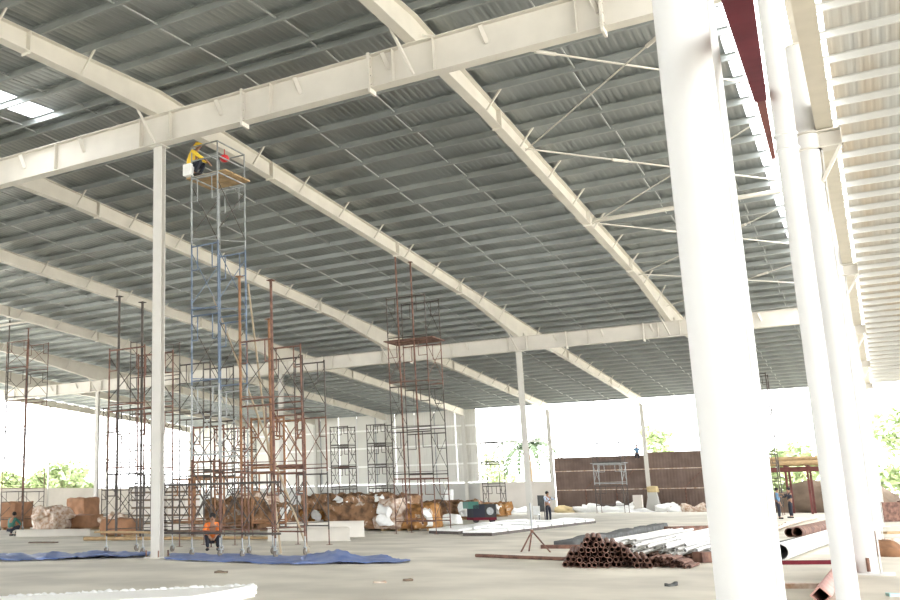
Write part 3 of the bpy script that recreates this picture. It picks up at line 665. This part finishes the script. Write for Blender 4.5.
# long rusty pipe on the floor
a, c = G(476, 555.5, .04), G(566, 559, .04); b = MB(); b.tube(a, c, .045, 10); one(b, 'rusty_pipe', 'rust', 'single long rusty pipe on the floor left of the pipe heap', 'pipe')
# rusty pipe heap: ends face the camera
dirp = (G(622, 541)-G(567, 566)).normalized()
dirp = Vector((-.24, .97, 0)).normalized(); perp = Vector((dirp.y, -dirp.x, 0))
base = G(566, 567)
pr = .058; b = MB(); b.tube(Vector((0, 0, 0)), dirp*2.2, pr, 10, hollow=.72); proto = b.build('rusty_pipe', 'rust', None, (0, 0, 0)); first = True
def lay(proto, first, loc, label, cat, group):
    o = proto if first else proto.copy()
    if not first: COL.objects.link(o)
    o.location = loc; return tag(o, label, cat, group)
rows = [15, 14, 11, 8, 6, 3]
for rI, cnt in enumerate(rows):
    for i in range(cnt):
        s = (i+.5*rI+(1.5 if rI > 2 else 0))*pr*2.04
        off = random.uniform(-.35, .25)
        lay(proto, first, base+perp*(s+random.uniform(-.015, .015))+dirp*off+Vector((0, 0, pr+rI*pr*1.76)), 'rusty steel pipe in the heap with open ends toward the camera', 'pipe', 'heap of rusty pipes'); first = False
# white tubes heap
b = MB(); dw = (G(700, 536)-G(640, 565)); dw = Vector((.02, 1, 0)).normalized(); b.tube(Vector((0, 0, 0)), dw*9.0, .045, 10, hollow=.7, mi=0)
protow = b.build('white_tube', 'white', None, (0, 0, 0)); first = True
wb = G(626, 562)
pw = Vector((dw.y, -dw.x, 0))
b = MB(); b.tube(Vector((0, 0, 0)), dw*8.5, .045, 8, hollow=.7); protob = b.build('dark_tube', 'rust', None, (0, 0, 0))  # dark tubes added beneath so gaps between white tubes read as shade
for wb_, cnt, f_ in ((G(628, 560), 19, True), (G(606, 548.5), 15, False), (G(648, 552.5), 17, False)):
    for i in range(cnt): lay(protob, f_ and i == 0, wb_+pw*i*.1+dw*random.uniform(.3, 1.2)+Vector((0, 0, .046)), 'dark rusty tube lying underneath the pile of white tubes', 'tube', 'dark tubes under the white tubes')
for wb_, rws in ((G(628, 561), (9, 8, 5)), (G(606, 549), (7, 4)), (G(648, 553), (8, 6, 4))):
    for rI, cnt in enumerate(rws):
        for i in range(cnt):
            o = lay(protow, first, wb_+pw*((i+.5*rI)*.21+random.uniform(-.04, .04))+dw*random.uniform(-.3, 1.5)+Vector((0, 0, .14+rI*.092)), 'white painted steel tube in the pile right of the rusty pipes', 'tube', 'pile of white tubes'); first = False
            o.rotation_euler = (0, 0, random.uniform(-.035, .05))
b = MB(); b.tube(Vector((0, 0, 0)), dw*.95, .036, 8, hollow=.7); protod = b.build('dark_bar', 'rust', None, (0, 0, 0)); first = True
db = G(648, 567)
for rI, cnt in enumerate((11, 9, 6)):
    for i in range(cnt):
        lay(protod, first, db+pw*((i+.5*rI)*.085)-dw*random.uniform(-.2, .3)+Vector((0, 0, .04+rI*.07)), 'short dark steel bar in the bundle before the white tubes', 'bar', 'bundle of dark bars'); first = False
# dark film roll and low dark sheets behind
a, c = G(566, 548), G(662, 528)
b = MB(); m_ = (a+c)/2; d = c-a; lumpy(b, (m_.x, m_.y, 0), d.length, .55, .2, math.atan2(d.y, d.x), .12, 3, 18, 5, 3); one(b, 'film_bundle', 'grey_film', 'long dark grey film bundle behind the rusty pipe heap', 'bundle')
a, c = G(541, 548.5), G(580, 548.5); b = MB(); b.bar(a+Vector((0, 0, .05)), c+Vector((0, 0, .05)), .3, .1); one(b, 'flat_timber', 'rust', 'flat brown board left end of the grey film bundle', 'board')
a, c = G(668, 533), G(716, 531.5); b = MB(); b.bar(a+Vector((0, 0, .12)), c+Vector((0, 0, .12)), .4, .24); one(b, 'dark_beam', 'rust', 'dark brown beam lying behind the white tubes by the thick column', 'beam')
a, c = G(698, 563), G(722, 562); b = MB(); b.bar(a+Vector((0, 0, .12)), c+Vector((0, 0, .12)), .3, .22); one(b, 'dark_beam', 'rust', 'dark block beside the foot of the thick column at the tube pile', 'beam')
# long flat sheet stacks in the middle
def strip(c4, n, name, label, m='plastic'):
    A, B_, C_, D_ = [Vector(v) for v in c4]; t = thing(name, label, 'sheet stack', ((A+B_+C_+D_)/4).to_tuple())
    b = MB(); b.hexa([A, B_, C_, D_], [v+Vector((0, 0, .12)) for v in (A, B_, C_, D_)]); b.build('bearers', 'darksteel', t)
    for i in range(n):
        f0, f1 = i/n, (i+.86)/n
        p0, p1, p2, p3 = A.lerp(D_, f0), B_.lerp(C_, f0), B_.lerp(C_, f1), A.lerp(D_, f1)
        b = MB(); b.hexa([v+Vector((0, 0, .12)) for v in (p0, p1, p2, p3)], [v+Vector((0, 0, .2+.03*(i % 2))) for v in (p0, p1, p2, p3)]); b.build('sheet', m, t)
strip([G(429, 533.5), G(458, 534.5), G(548, 523.5), G(520, 522.5)], 7, 'flat_sheet_stack', 'long flat stack of white sheets left of the centre column foot')
strip([G(463, 536), G(492, 536), G(596, 523), G(566, 521.5)], 8, 'flat_sheet_stack', 'long flat stack of white sheets running past the centre column foot')
# white beams lying
def beam_lie(p, q, hgt, wd, label, m='cream', n=1, name='white_beam'):
    p = Vector(p); q = Vector(q); d = (q-p).normalized(); s = Vector((-d.y, d.x, 0))
    t = thing(name, label, 'beam', ((p+q)/2).to_tuple())
    b = MB(); b.bar(p+Vector((0, 0, hgt/2)), q+Vector((0, 0, hgt/2)), .02, hgt); b.build('web', m, t)
    for z in (.01, hgt-.01):
        b = MB(); b.bar(p+Vector((0, 0, z)), q+Vector((0, 0, z)), wd, .02); b.build('flange', m, t)
beam_lie(G(268, 541), G(350, 541), .5, .3, 'white I beam lying in front of the brown bundles, right of the scaffolds')
beam_lie(G(283, 538.5)+Vector((0, .3, 0)), G(361, 537)+Vector((0, .3, 0)), .62, .28, 'second white I beam lying behind the first beside the brown bundles')
beam_lie(G(16, 537), G(90, 536), .32, .3, 'white beam lying on the floor at the far left')
a, c = G(84, 541), G(215, 540.5); b = MB(); b.tube(a+Vector((0, 0, .09)), c+Vector((0, 0, .09)), .08, 10, .06); one(b, 'timber_pole', 'timber', 'long rough timber pole on the floor behind the front left column', 'pole')
a, c = G(205, 540), G(288, 540); b = MB(); b.tube(a+Vector((0, 0, .08)), c+Vector((0, 0, .08)), .07, 10, .05); one(b, 'timber_pole', 'timber', 'long rough timber pole on the floor behind the rolling scaffolds', 'pole')
# wrapped bundles: px left, right, base y, height m, depth m, material, label
BN = [
 (283, 322, 530, 1.15, 2.0, 'wrapy', 'ochre wrapped bundle at the left end of the long bundle row'),
 (326, 392, 531, 1.5, 3.0, 'wrap', 'big brown wrapped bundle in the middle of the floor behind the white beams'),
 (300, 345, 524, 2.1, 2.5, 'wrap', 'brown bundle heaped behind the ochre one'),
 (340, 385, 520, 2.2, 2.0, 'wrap', 'long brown bundle behind the big one under the small bright window'),
 (378, 402, 531, 1.75, 1.6, 'rag', 'bundle in torn pale film just left of the middle scaffold'),
 (396, 412, 527, 2.0, 1.5, 'wrap', 'upright brown bundle inside the middle scaffold legs'),
 (404, 432, 531, 1.3, 1.6, 'wrapy', 'slumped ochre bundle just right of the middle scaffold poles'),
 (420, 470, 520, 1.45, 2.2, 'wrap', 'long brown bundle right of the middle scaffold'),
 (466, 500, 517, 1.2, 2.0, 'wrapy', 'low ochre bundle behind the dark machine'),
 (255, 290, 531, 1.5, 2.0, 'wrap', 'brown bundle seen through the rusty rolling scaffold'),
 (205, 250, 530, 1.9, 2.0, 'wrap', 'dark brown bundle behind the crouching person in orange'),
 (232, 262, 527, 2.2, 2.0, 'rag', 'pale torn film bundle behind the blue scaffold'),
 (100, 134, 532, 1.0, 2.0, 'rag', 'low bundle of torn film left of the carton stack'),
 (60, 84, 530, 1.0, 1.8, 'carton', 'low brown carton at the far left'),
 (66, 84, 524, 2.3, 1.6, 'carton', 'upright brown carton stack near the left second row column'),
 (0, 14, 530, 2.0, 1.6, 'carton', 'brown carton at the far left edge'),
 (33, 54, 531, 1.5, 1.6, 'rag', 'grey film covered pile at the far left beside the white beam'),
 (100, 128, 537, .95, 1.4, 'carton', 'pile of brown cartons under a dark sheet near the left scaffold'),
]
for n, (xa_, xb_, yb_, hh, dd, m, lab) in enumerate(BN):
    a, c = G(xa_, yb_), G(xb_, yb_); d = c-a; mid = (a+c)/2; ang = math.atan2(d.y, d.x); nrm = Vector((-math.sin(ang), math.cos(ang), 0))
    b = MB(); mid = mid+nrm*dd/2; sc = d.length
    t = thing('wrapped_bundle' if m not in ('carton',) else 'carton_stack', lab, 'bundle' if m != 'carton' else 'carton', (mid.x, mid.y, 0))
    hh *= .8; lumpy(b, (mid.x, mid.y, 0.1), sc, dd, hh-.1, ang, .34 if m != 'carton' else .1, n, 18, 8, 10, 2.2); b.build('cover', m, t)
    b = MB()
    for f in (-.35, .35):
        p = mid+Vector((math.cos(ang), math.sin(ang), 0))*sc*f; b.bar(p-nrm*dd*.45+Vector((0, 0, .06)), p+nrm*dd*.45+Vector((0, 0, .06)), .12, .12)
    b.build('bearer', 'timber', t)
    if m in ('wrap', 'wrapy') and n in (0, 1, 2, 3, 6, 7, 8, 9):
        b = MB(); p = mid-nrm*dd*.5+Vector((math.cos(ang), math.sin(ang), 0))*sc*.42; lumpy(b, (p.x, p.y, hh*.2), sc*.16, .5, hh*.7, ang, .3, n+30, 8, 5, 9, 3); b.build('torn_film', 'plastic', t)
# stacked panel pallet behind the front column
ST = G(152, 534); d_ = (G(186, 534)-G(152, 534)); ang = math.atan2(d_.y, d_.x)
for col_, (pxl, pxr) in enumerate(((131, 152), (167, 185))):
    a, c = G(pxl, 532), G(pxr, 532); d = c-a; nrm = Vector((-d.y, d.x, 0)).normalized()
    for k in range(6):
        b = MB(); z0 = .0+k*.38; p0, p1 = a+nrm*.0, c
        b.hexa([v+Vector((0, 0, z0)) for v in (p0, p1, p1+nrm*1.5, p0+nrm*1.5)], [v+Vector((0, 0, z0+.1)) for v in (p0, p1, p1+nrm*1.5, p0+nrm*1.5)], 0)  # pallet layer coloured dark to give shaded gaps between packs
        e = nrm*.05+d*.03
        b.hexa([v+Vector((0, 0, z0+.1)) for v in (p0+e, p1+nrm*.05-d*.03, p1+nrm*1.45-d*.03, p0+nrm*1.45+d*.03)], [v+Vector((0, 0, z0+.38)) for v in (p0+e, p1+nrm*.05-d*.03, p1+nrm*1.45-d*.03, p0+nrm*1.45+d*.03)], 1)
        one(b, 'panel_pack', ['soil', 'blockpale'], 'pack of grey panels on a pallet, '+['left', 'right'][col_]+' stack behind front left column, '+['bottom', 'second', 'third', 'fourth', 'fifth', 'top'][k]+' layer', 'panel pack', ['left', 'right'][col_]+' stack of panel packs')
# machine
a, c = G(474, 523), G(497, 522.5); t = thing('generator', 'dark generator with green and blue covers beside the brown bundles', 'generator', ((a+c)/2).to_tuple())
d = (c-a); nrm = Vector((-d.y, d.x, 0)).normalized()
def obox(p0, p1, dep, z0, z1, nm, m, t):
    b = MB(); b.hexa([v+Vector((0, 0, z0)) for v in (p0, p1, p1+nrm*dep, p0+nrm*dep)], [v+Vector((0, 0, z1)) for v in (p0, p1, p1+nrm*dep, p0+nrm*dep)]); return b.build(nm, m, t)
obox(a, c, 1.0, .15, .3, 'chassis', 'redoxide', t); obox(a, a.lerp(c, .5), .9, .3, 1.0, 'engine_cover', 'navy', t); obox(a.lerp(c, .5), c, .9, .3, 1.05, 'radiator', 'black', t); obox(a-d*.2, a.lerp(c, .25), .8, .8, 1.2, 'fuel_tank', 'green', t)
for f in (.15, .85):
    b = MB(); p = a.lerp(c, f)+nrm*.1; b.tube(p+Vector((0, 0, .18)), p+nrm*.15+Vector((0, 0, .18)), .18, 14); b.build('wheel', 'black', t)
b = MB(); p = a.lerp(c, .72)-nrm*.01; b.tube(p+Vector((0, 0, .65)), p-nrm*.03+Vector((0, 0, .65)), .22, 12); b.build('fan_guard', 'greysteel', t)
a = G(452, 524); b = MB(); lumpy(b, (a.x, a.y, 0), .9, .6, .5, 0, .15, 5, 5, 4, 3); one(b, 'plastic_sack', 'plastic', 'white plastic sack on the floor left of the generator', 'sack')
a = G(440, 518)+Vector((0, 2, 0)); b = MB(); lumpy(b, (a.x, a.y, 0), .6, .5, 2.0, 0, .15, 6, 4, 4, 6); one(b, 'plastic_sack', 'plastic', 'tall white film roll standing behind the brown bundles by the back wall brace', 'film roll')
b = MB(); a = AY(443, 482, YE-.5); c = AY(463, 500, YE-.5); b.tube((a.x, YE-.4, a.z), (c.x, YE-2.2, .05), .07, 8); one(b, 'raking_prop', 'cream', 'white raking prop leaning from the back wall beside the haunched column', 'prop')
# items near the standing person
a = G(541, 521); b = MB(); b.tube((a.x, a.y, 1.05), (a.x+.03, a.y+.06, 1.05), .0, 4); b = MB()
b.hexa([(a.x-.12, a.y, 0.55), (a.x+.3, a.y-.1, .55), (a.x+.3, a.y-.05, .55), (a.x-.12, a.y+.05, .55)], [(a.x-.12, a.y, 1.5), (a.x+.3, a.y-.1, 1.5), (a.x+.3, a.y-.05, 1.5), (a.x-.12, a.y+.05, 1.5)])
for sx_ in (-.08, .26): b.bar((a.x+sx_, a.y, 0), (a.x+sx_, a.y, .56), .04, .04)
one(b, 'grey_board', 'grey_film', 'grey board on legs held by the standing person in pale blue', 'board')
a = G(538, 522); b = MB(); b.box(a.x-.3, a.x+.1, a.y-.2, a.y+.2, .4, .45)
for sx_ in (-.28, .08):
    for sy_ in (-.18, .18): b.bar((a.x+sx_, a.y+sy_, 0), (a.x+sx_, a.y+sy_, .42), .04, .04)
b.box(a.x-.3, a.x+.1, a.y+.17, a.y+.2, .45, .9); one(b, 'plastic_chair', 'plastic', 'white plastic chair left of the standing person', 'chair')
# rubble and film along the brown screens
RB_ = [(568, 505.5, 2.5, .8, 'sand', 'heap of yellow sand at the foot of the left brown screen'), (590, 506, 3.0, .9, 'plastic', 'heap of white film left of the scaffold at the brown screen'), (622, 506, 3.6, 1.0, 'plastic', 'heap of white film below the scaffold at the brown screen'),
       (668, 506, 2.0, 1.0, 'plastic', 'white film heap right of the back column foot'), (690, 506, 3.0, .9, 'rag', 'brown rubble heap at the foot of the right brown screen'), (512, 508, 4.0, .7, 'plastic', 'white film heap below the open bay with palm leaves')]
for n, (xp, yp, ww_, hh, m, lab) in enumerate(RB_):
    c = AY(xp, 500, YE-1.6); b = MB(); b.ball((c.x, YE-1.6, 0), 1, (ww_/2, .8, hh*.62), 22, 14, .9, n)
    for v in b.v: v.z = max(v.z, 0)
    one(b, 'debris_heap', m, lab, 'heap')
c = AY(652, 500, YE-.9); b = MB(); b.hexa([(c.x-.5, YE-1.4, 0), (c.x+.7, YE-1.4, 0), (c.x+.7, YE-.5, 0), (c.x-.5, YE-.5, 0)], [(c.x-.2, YE-1.1, 1.6), (c.x+.4, YE-1.1, 1.6), (c.x+.4, YE-.6, 1.6), (c.x-.2, YE-.6, 1.6)]); one(b, 'column_plinth', 'block', 'grey tapered plinth around the foot of the back column', 'plinth')
b = MB(); b.box(c.x-1.3, c.x-.6, YE-2.0, YE-1.5, 0, 1.4); one(b, 'pale_cabinet', 'blockpale', 'pale upright box left of the grey plinth at the brown screen', 'box')
b = MB(); lumpy(b, (c.x+.15, YE-.85, 1.6), .8, .5, .5, 0, .1, 8, 4, 4, 3); one(b, 'yellow_sack', 'sand', 'yellow sack on top of the grey plinth', 'sack')
# shed at the back right
t = thing('timber_shed', 'open shed of red posts and beam with brown timber piled on top', 'shed', (-4.6, 76, 0))
zr = 2.85
for x in (-7.0, -5.6, -4.3, -3.0, -1.6):
    for y in (75, 78):
        b = MB(); b.bar((x, y, 0), (x, y, zr), .14, .14); b.build('post', 'shed_red', t)
for y in (75, 78):
    b = MB(); b.bar((-7.4, y, zr+.12), (-1.2, y, zr+.12), .2, .28); b.build('header_beam', 'shed_red', t)
for x in (-7.0, -5.6, -4.3, -3.0, -1.6):
    b = MB(); b.bar((x, 74.3, zr+.31), (x, 78.3, zr+.31), .1, .1); b.build('joist', 'shed_red', t)
for n, y in enumerate((74.6, 75.2, 75.9, 76.6, 77.3)):
    b = MB(); b.tube((-7.6, y, zr+.52), (-1.0, y+.1, zr+.52), .16, 10); one(b, 'timber_log', 'timber', 'pale timber log lying across the shed roof, row '+ORD[n]+' from the front', 'log', 'logs on the shed')
    if n < 4:
        b = MB(); b.tube((-7.5, y+.3, zr+.80), (-1.3, y+.35, zr+.80), .15, 10); one(b, 'timber_log', 'timber', 'pale timber log in the upper layer on the shed, '+ORD[n]+' from the front', 'log', 'logs on the shed')
b = MB(); b.ball((-3.6, 81.5, 0), 1, (4.5, 2, 1.9), 20, 12, .5, 4)
for v in b.v: v.z = max(v.z, 0)
one(b, 'soil_mound', 'soil', 'dark soil mound behind the red posted shed', 'mound')
# pipes at right
def pipe(pa, pb, r, name, m, lab, hollow=.85, n=20, cat='pipe', za=None, zb=None):
    a = G(*pa); c = G(*pb); a.z = r if za is None else za; c.z = r if zb is None else zb
    b = MB(); b.tube(a, c, r, n, hollow=hollow); return one(b, name, m, lab, cat)
pipe((781, 561), (835, 541), .19, 'white_pipe', 'white', 'large white pipe lying on the floor between the right columns')
pipe((798, 537.5), (850, 527), .17, 'rusty_pipe', 'rust', 'large rusty pipe with dark open end, nearer of the pair at right')
pipe((790, 537), (838, 524.5), .15, 'rusty_pipe', 'rust', 'large rusty pipe lying behind the first of the pair at right')
pipe((772, 556), (806, 547), .15, 'grey_film_roll', 'grey_film', 'grey roll with black core beside the thick column', .5)
pipe((822, 606), (845, 570), .13, 'faded_red_tube', 'pinkoxide', 'faded red square tube on the floor at the foot of the slim column', .8, 4)
for n, (pa, pb, wd, lab, m) in enumerate((((770, 588.5), (850, 588), .14, 'grey timber plank on the floor in front, by the thick column', 'rag'), ((778, 564.5), (850, 564), .14, 'dark red plank on the floor under the white pipe', 'redoxide'), ((884, 534), (930, 533), .3, 'pale plank on the floor at the right edge', 'timber'), ((884, 541), (906, 540.5), .2, 'grey board on the floor at the right edge beyond the leaves', 'rag'), ((690, 529), (730, 527), .3, 'thin dark plank behind the tube pile', 'rust'))):
    a, c = G(*pa), G(*pb); b = MB(); b.bar(a+Vector((0, 0, .04)), c+Vector((0, 0, .04)), wd, .08); one(b, 'plank', m, lab, 'plank')
for n in range(5):
    a, c = G(774+n*3, 532-n*1.2), G(800+n*4, 523-n*.9); b = MB(); b.tube(a+Vector((0, 0, .07+.02*n)), c+Vector((0, 0, .1)), .06, 8); one(b, 'thin_pole', 'rag', 'thin pale pole in the loose pile behind the rusty pipes at right', 'pole', 'loose poles at right')
a = G(893, 556); b = MB(); b.ball((a.x, a.y, 0), 1, (.55, .4, .3), 16, 10, .9, 3)
for v in b.v: v.z = max(v.z, 0)
one(b, 'scrap_heap', 'orange_rust', 'heap of orange brown scrap at the right edge', 'heap')
a = G(882, 550); b = MB(); lumpy(b, (a.x, a.y, 0), .5, .5, .22, 0, .1, 2); one(b, 'dark_sack', 'soil', 'dark sack left of the orange scrap heap', 'sack')
a = G(893, 596); b = MB(); lumpy(b, (a.x, a.y, 0), .22, .12, .05, .4, .06, 2); one(b, 'film_scrap', mat('cyan_film', (.45, .75, .75), .5), 'small pale cyan scrap on the floor in the right corner', 'scrap')
a, c = G(884, 522), G(925, 521); t = thing('open_bin', 'brown steel bin on the floor at the right edge', 'bin', ((a+c)/2).to_tuple())
d = c-a; nrm = Vector((-d.y, d.x, 0)).normalized()
obox(a, c, .05, 0, .9, 'side_panel', 'rust', t); obox(a+nrm*1.3, c+nrm*1.3, .05, 0, .9, 'side_panel', 'rust', t); obox(a, a+d*.03, 1.35, 0, .95, 'end_panel', 'rust', t); obox(c-d*.03, c, 1.35, 0, .95, 'end_panel', 'rust', t); obox(a, c, 1.35, 0, .04, 'bottom', 'rust', t)
for n, (xp, yp, sx_, sy_, m, lab) in enumerate(((221, 573, .25, .1, 'soil', 'small dark scrap on bare floor right of the front left column foot'), (43, 543, 1.1, .4, 'soil', 'flat brown scrap pile on the floor at far left behind the blue tarp'), (380, 583, .22, .08, 'rag', 'small pale brown scrap on open floor near the bottom centre'), (408, 581, .2, .1, 'soil', 'tiny dark scrap on open floor below the bunched blue tarp'), (672, 586, .3, .1, 'grey_film', 'small grey scrap on the floor left of the thick column foot'))):
    a = G(xp, yp); b = MB(); lumpy(b, (a.x, a.y, 0), sx_, sy_, .04, .3*n, .05, n+50, 6, 4, 2, 5); one(b, 'floor_scrap', m, lab, 'scrap')
# things on the tall scaffold
b = MB(); c = Vector((-16.62, 22.28, 11.1)); b.box(c.x-.12, c.x+.16, c.y-.1, c.y+.1, .0+c.z, c.z+.36); one(b, 'white_box', 'plastic', 'white box on the platform of the blue scaffold', 'box')
b = MB(); c = AY(224.5, 158.5, 23.0); b.ball(c, .15, (1, 1, .8)); b.tube(c+Vector((0, 0, .1)), c+Vector((0, 0, .3)), .012, 6); one(b, 'red_helmet', 'red', 'red helmet hanging inside the guard rail of the blue scaffold', 'helmet')
# white panel stands in for a bright window in the back wall
c = AY(374, 490, YE); b = MB(); b.box(c.x-.75, c.x+.75, YE+.02, YE+.09, 1.0, 2.6)
o = one(b, 'leaning_board', 'girt_white', 'small bright white panel leaning on the grey back wall', 'panel')

# ------------------------------------------------------------------ trees outside
def tree(name, loc, hgt, crown, label, m='leaf', nleaf=900, seed=1, low=.35, lsz=.28, group=None):
    rnd = random.Random(seed); x, y = loc; t = thing(name, label, 'tree', (x, y, -.3), group)
    b = MB(); b.tube((x, y, -.3), (x+.1, y, hgt*.7), .03*hgt**.8+.04, 8, .03)
    for k in range(6):
        a = rnd.uniform(0, 6.28); z0 = hgt*rnd.uniform(.25, .6); b.tube((x+.05, y, z0), (x+math.cos(a)*crown*.6, y+math.sin(a)*crown*.6, z0+hgt*.25), .05, 6, .015)
    b.build('trunk', 'bark', t)
    b = MB(); cl = [(Vector((x+rnd.gauss(0, crown*.45), y+rnd.gauss(0, crown*.45), hgt*rnd.uniform(low, .92))), crown*rnd.uniform(.25, .5)) for k in range(14)]
    for i in range(nleaf):
        c, r = rnd.choice(cl); d = Vector((rnd.gauss(0, 1), rnd.gauss(0, 1), rnd.gauss(0, .8))).normalized()*r*rnd.uniform(.5, 1.05); p = c+d
        u = Vector((rnd.gauss(0, 1), rnd.gauss(0, 1), rnd.gauss(0, .6))).normalized(); v = u.cross(Vector((rnd.gauss(0, 1), rnd.gauss(0, 1), rnd.gauss(0, 1)))).normalized(); s = lsz*rnd.uniform(.6, 1.3)
        b.add([p-u*s, p+v*s*.45, p+u*s, p-v*s*.45], [(0, 1, 2, 3)])
    b.build('foliage', m, t)
def palm(loc, hgt, label, ln=4.0, seed=1):
    rnd = random.Random(seed); x, y = loc; t = thing('palm_tree', label, 'tree', (x, y, -.3))
    b = MB(); pts = [Vector((x+.25*math.sin(k*.5), y, -.3+k*(hgt+.3)/6)) for k in range(7)]; b.path(pts, .18, 8); b.build('trunk', 'bark', t)
    top = pts[-1]
    for k in range(16):
        a = 2*math.pi*k/16+rnd.uniform(-.2, .2); el = rnd.uniform(.1, 1.0); b = MB(); prev = top; dirh = Vector((math.cos(a), math.sin(a), 0)); z = el
        for s in range(10):
            stp = ln/10; q = prev+(dirh*math.cos(z)+Vector((0, 0, math.sin(z))))*stp; b.tube(prev, q, .03, 5)
            side = dirh.cross(Vector((0, 0, 1)))
            for sg in (-1, 1):
                tip = q+side*sg*(.9*(1-s/13))+dirh*.35-Vector((0, 0, .35)); b.add([prev, q, tip], [(0, 1, 2)])
            prev = q; z -= .22
        b.build('frond', 'palm', t)
c = AY(527, 450, YE+9); palm((c.x, YE+9), 6.2, 'palm tree outside the open bay left of the brown screens', 4.2, 3)
c = AY(493, 470, YE+14); tree('leafy_tree', (c.x, YE+14), 6.0, 2.6, 'leafy tree outside the open bay behind the thin dark scaffold', seed=5)
c = AY(655, 445, YE+16); tree('leafy_tree', (c.x, YE+16), 8.6, 1.6, 'tree top showing above the right brown screen', seed=6, low=.6)
for n, (px_, hh, cr) in enumerate(((40, 5.0, 2.0), (58, 5.8, 2.4), (73, 5.2, 2.0), (12, 4.6, 1.8))):
    d = ray(px_, 480); tt = (XL-9)/d.x; p = EYE+d*tt
    tree('garden_shrub', (XL-9, p.y), hh, cr, 'leafy shrub beyond the low left gable wall, '+['second from the left edge', 'third from the left edge', 'rightmost', 'nearest the left picture edge'][n], seed=10+n, lsz=.4, low=.3)
c = AY(886, 470, YE+12); tree('leafy_tree', (c.x+1.5, YE+12), 9, 3.4, 'bright leafy tree outside at the right edge of the scene', seed=20, nleaf=1600, low=.15, lsz=.4)
c = AY(800, 485, YE+10); tree('leafy_tree', (c.x, YE+10), 5.0, 3.2, 'leafy bush outside behind the red posted shed', seed=21, nleaf=1400, low=.15, lsz=.35)
c = AY(775, 485, YE+11); tree('leafy_tree', (c.x, YE+11), 4.6, 2.8, 'leafy bush outside left of the shed behind the thick column', seed=22, nleaf=1200, low=.15, lsz=.35)
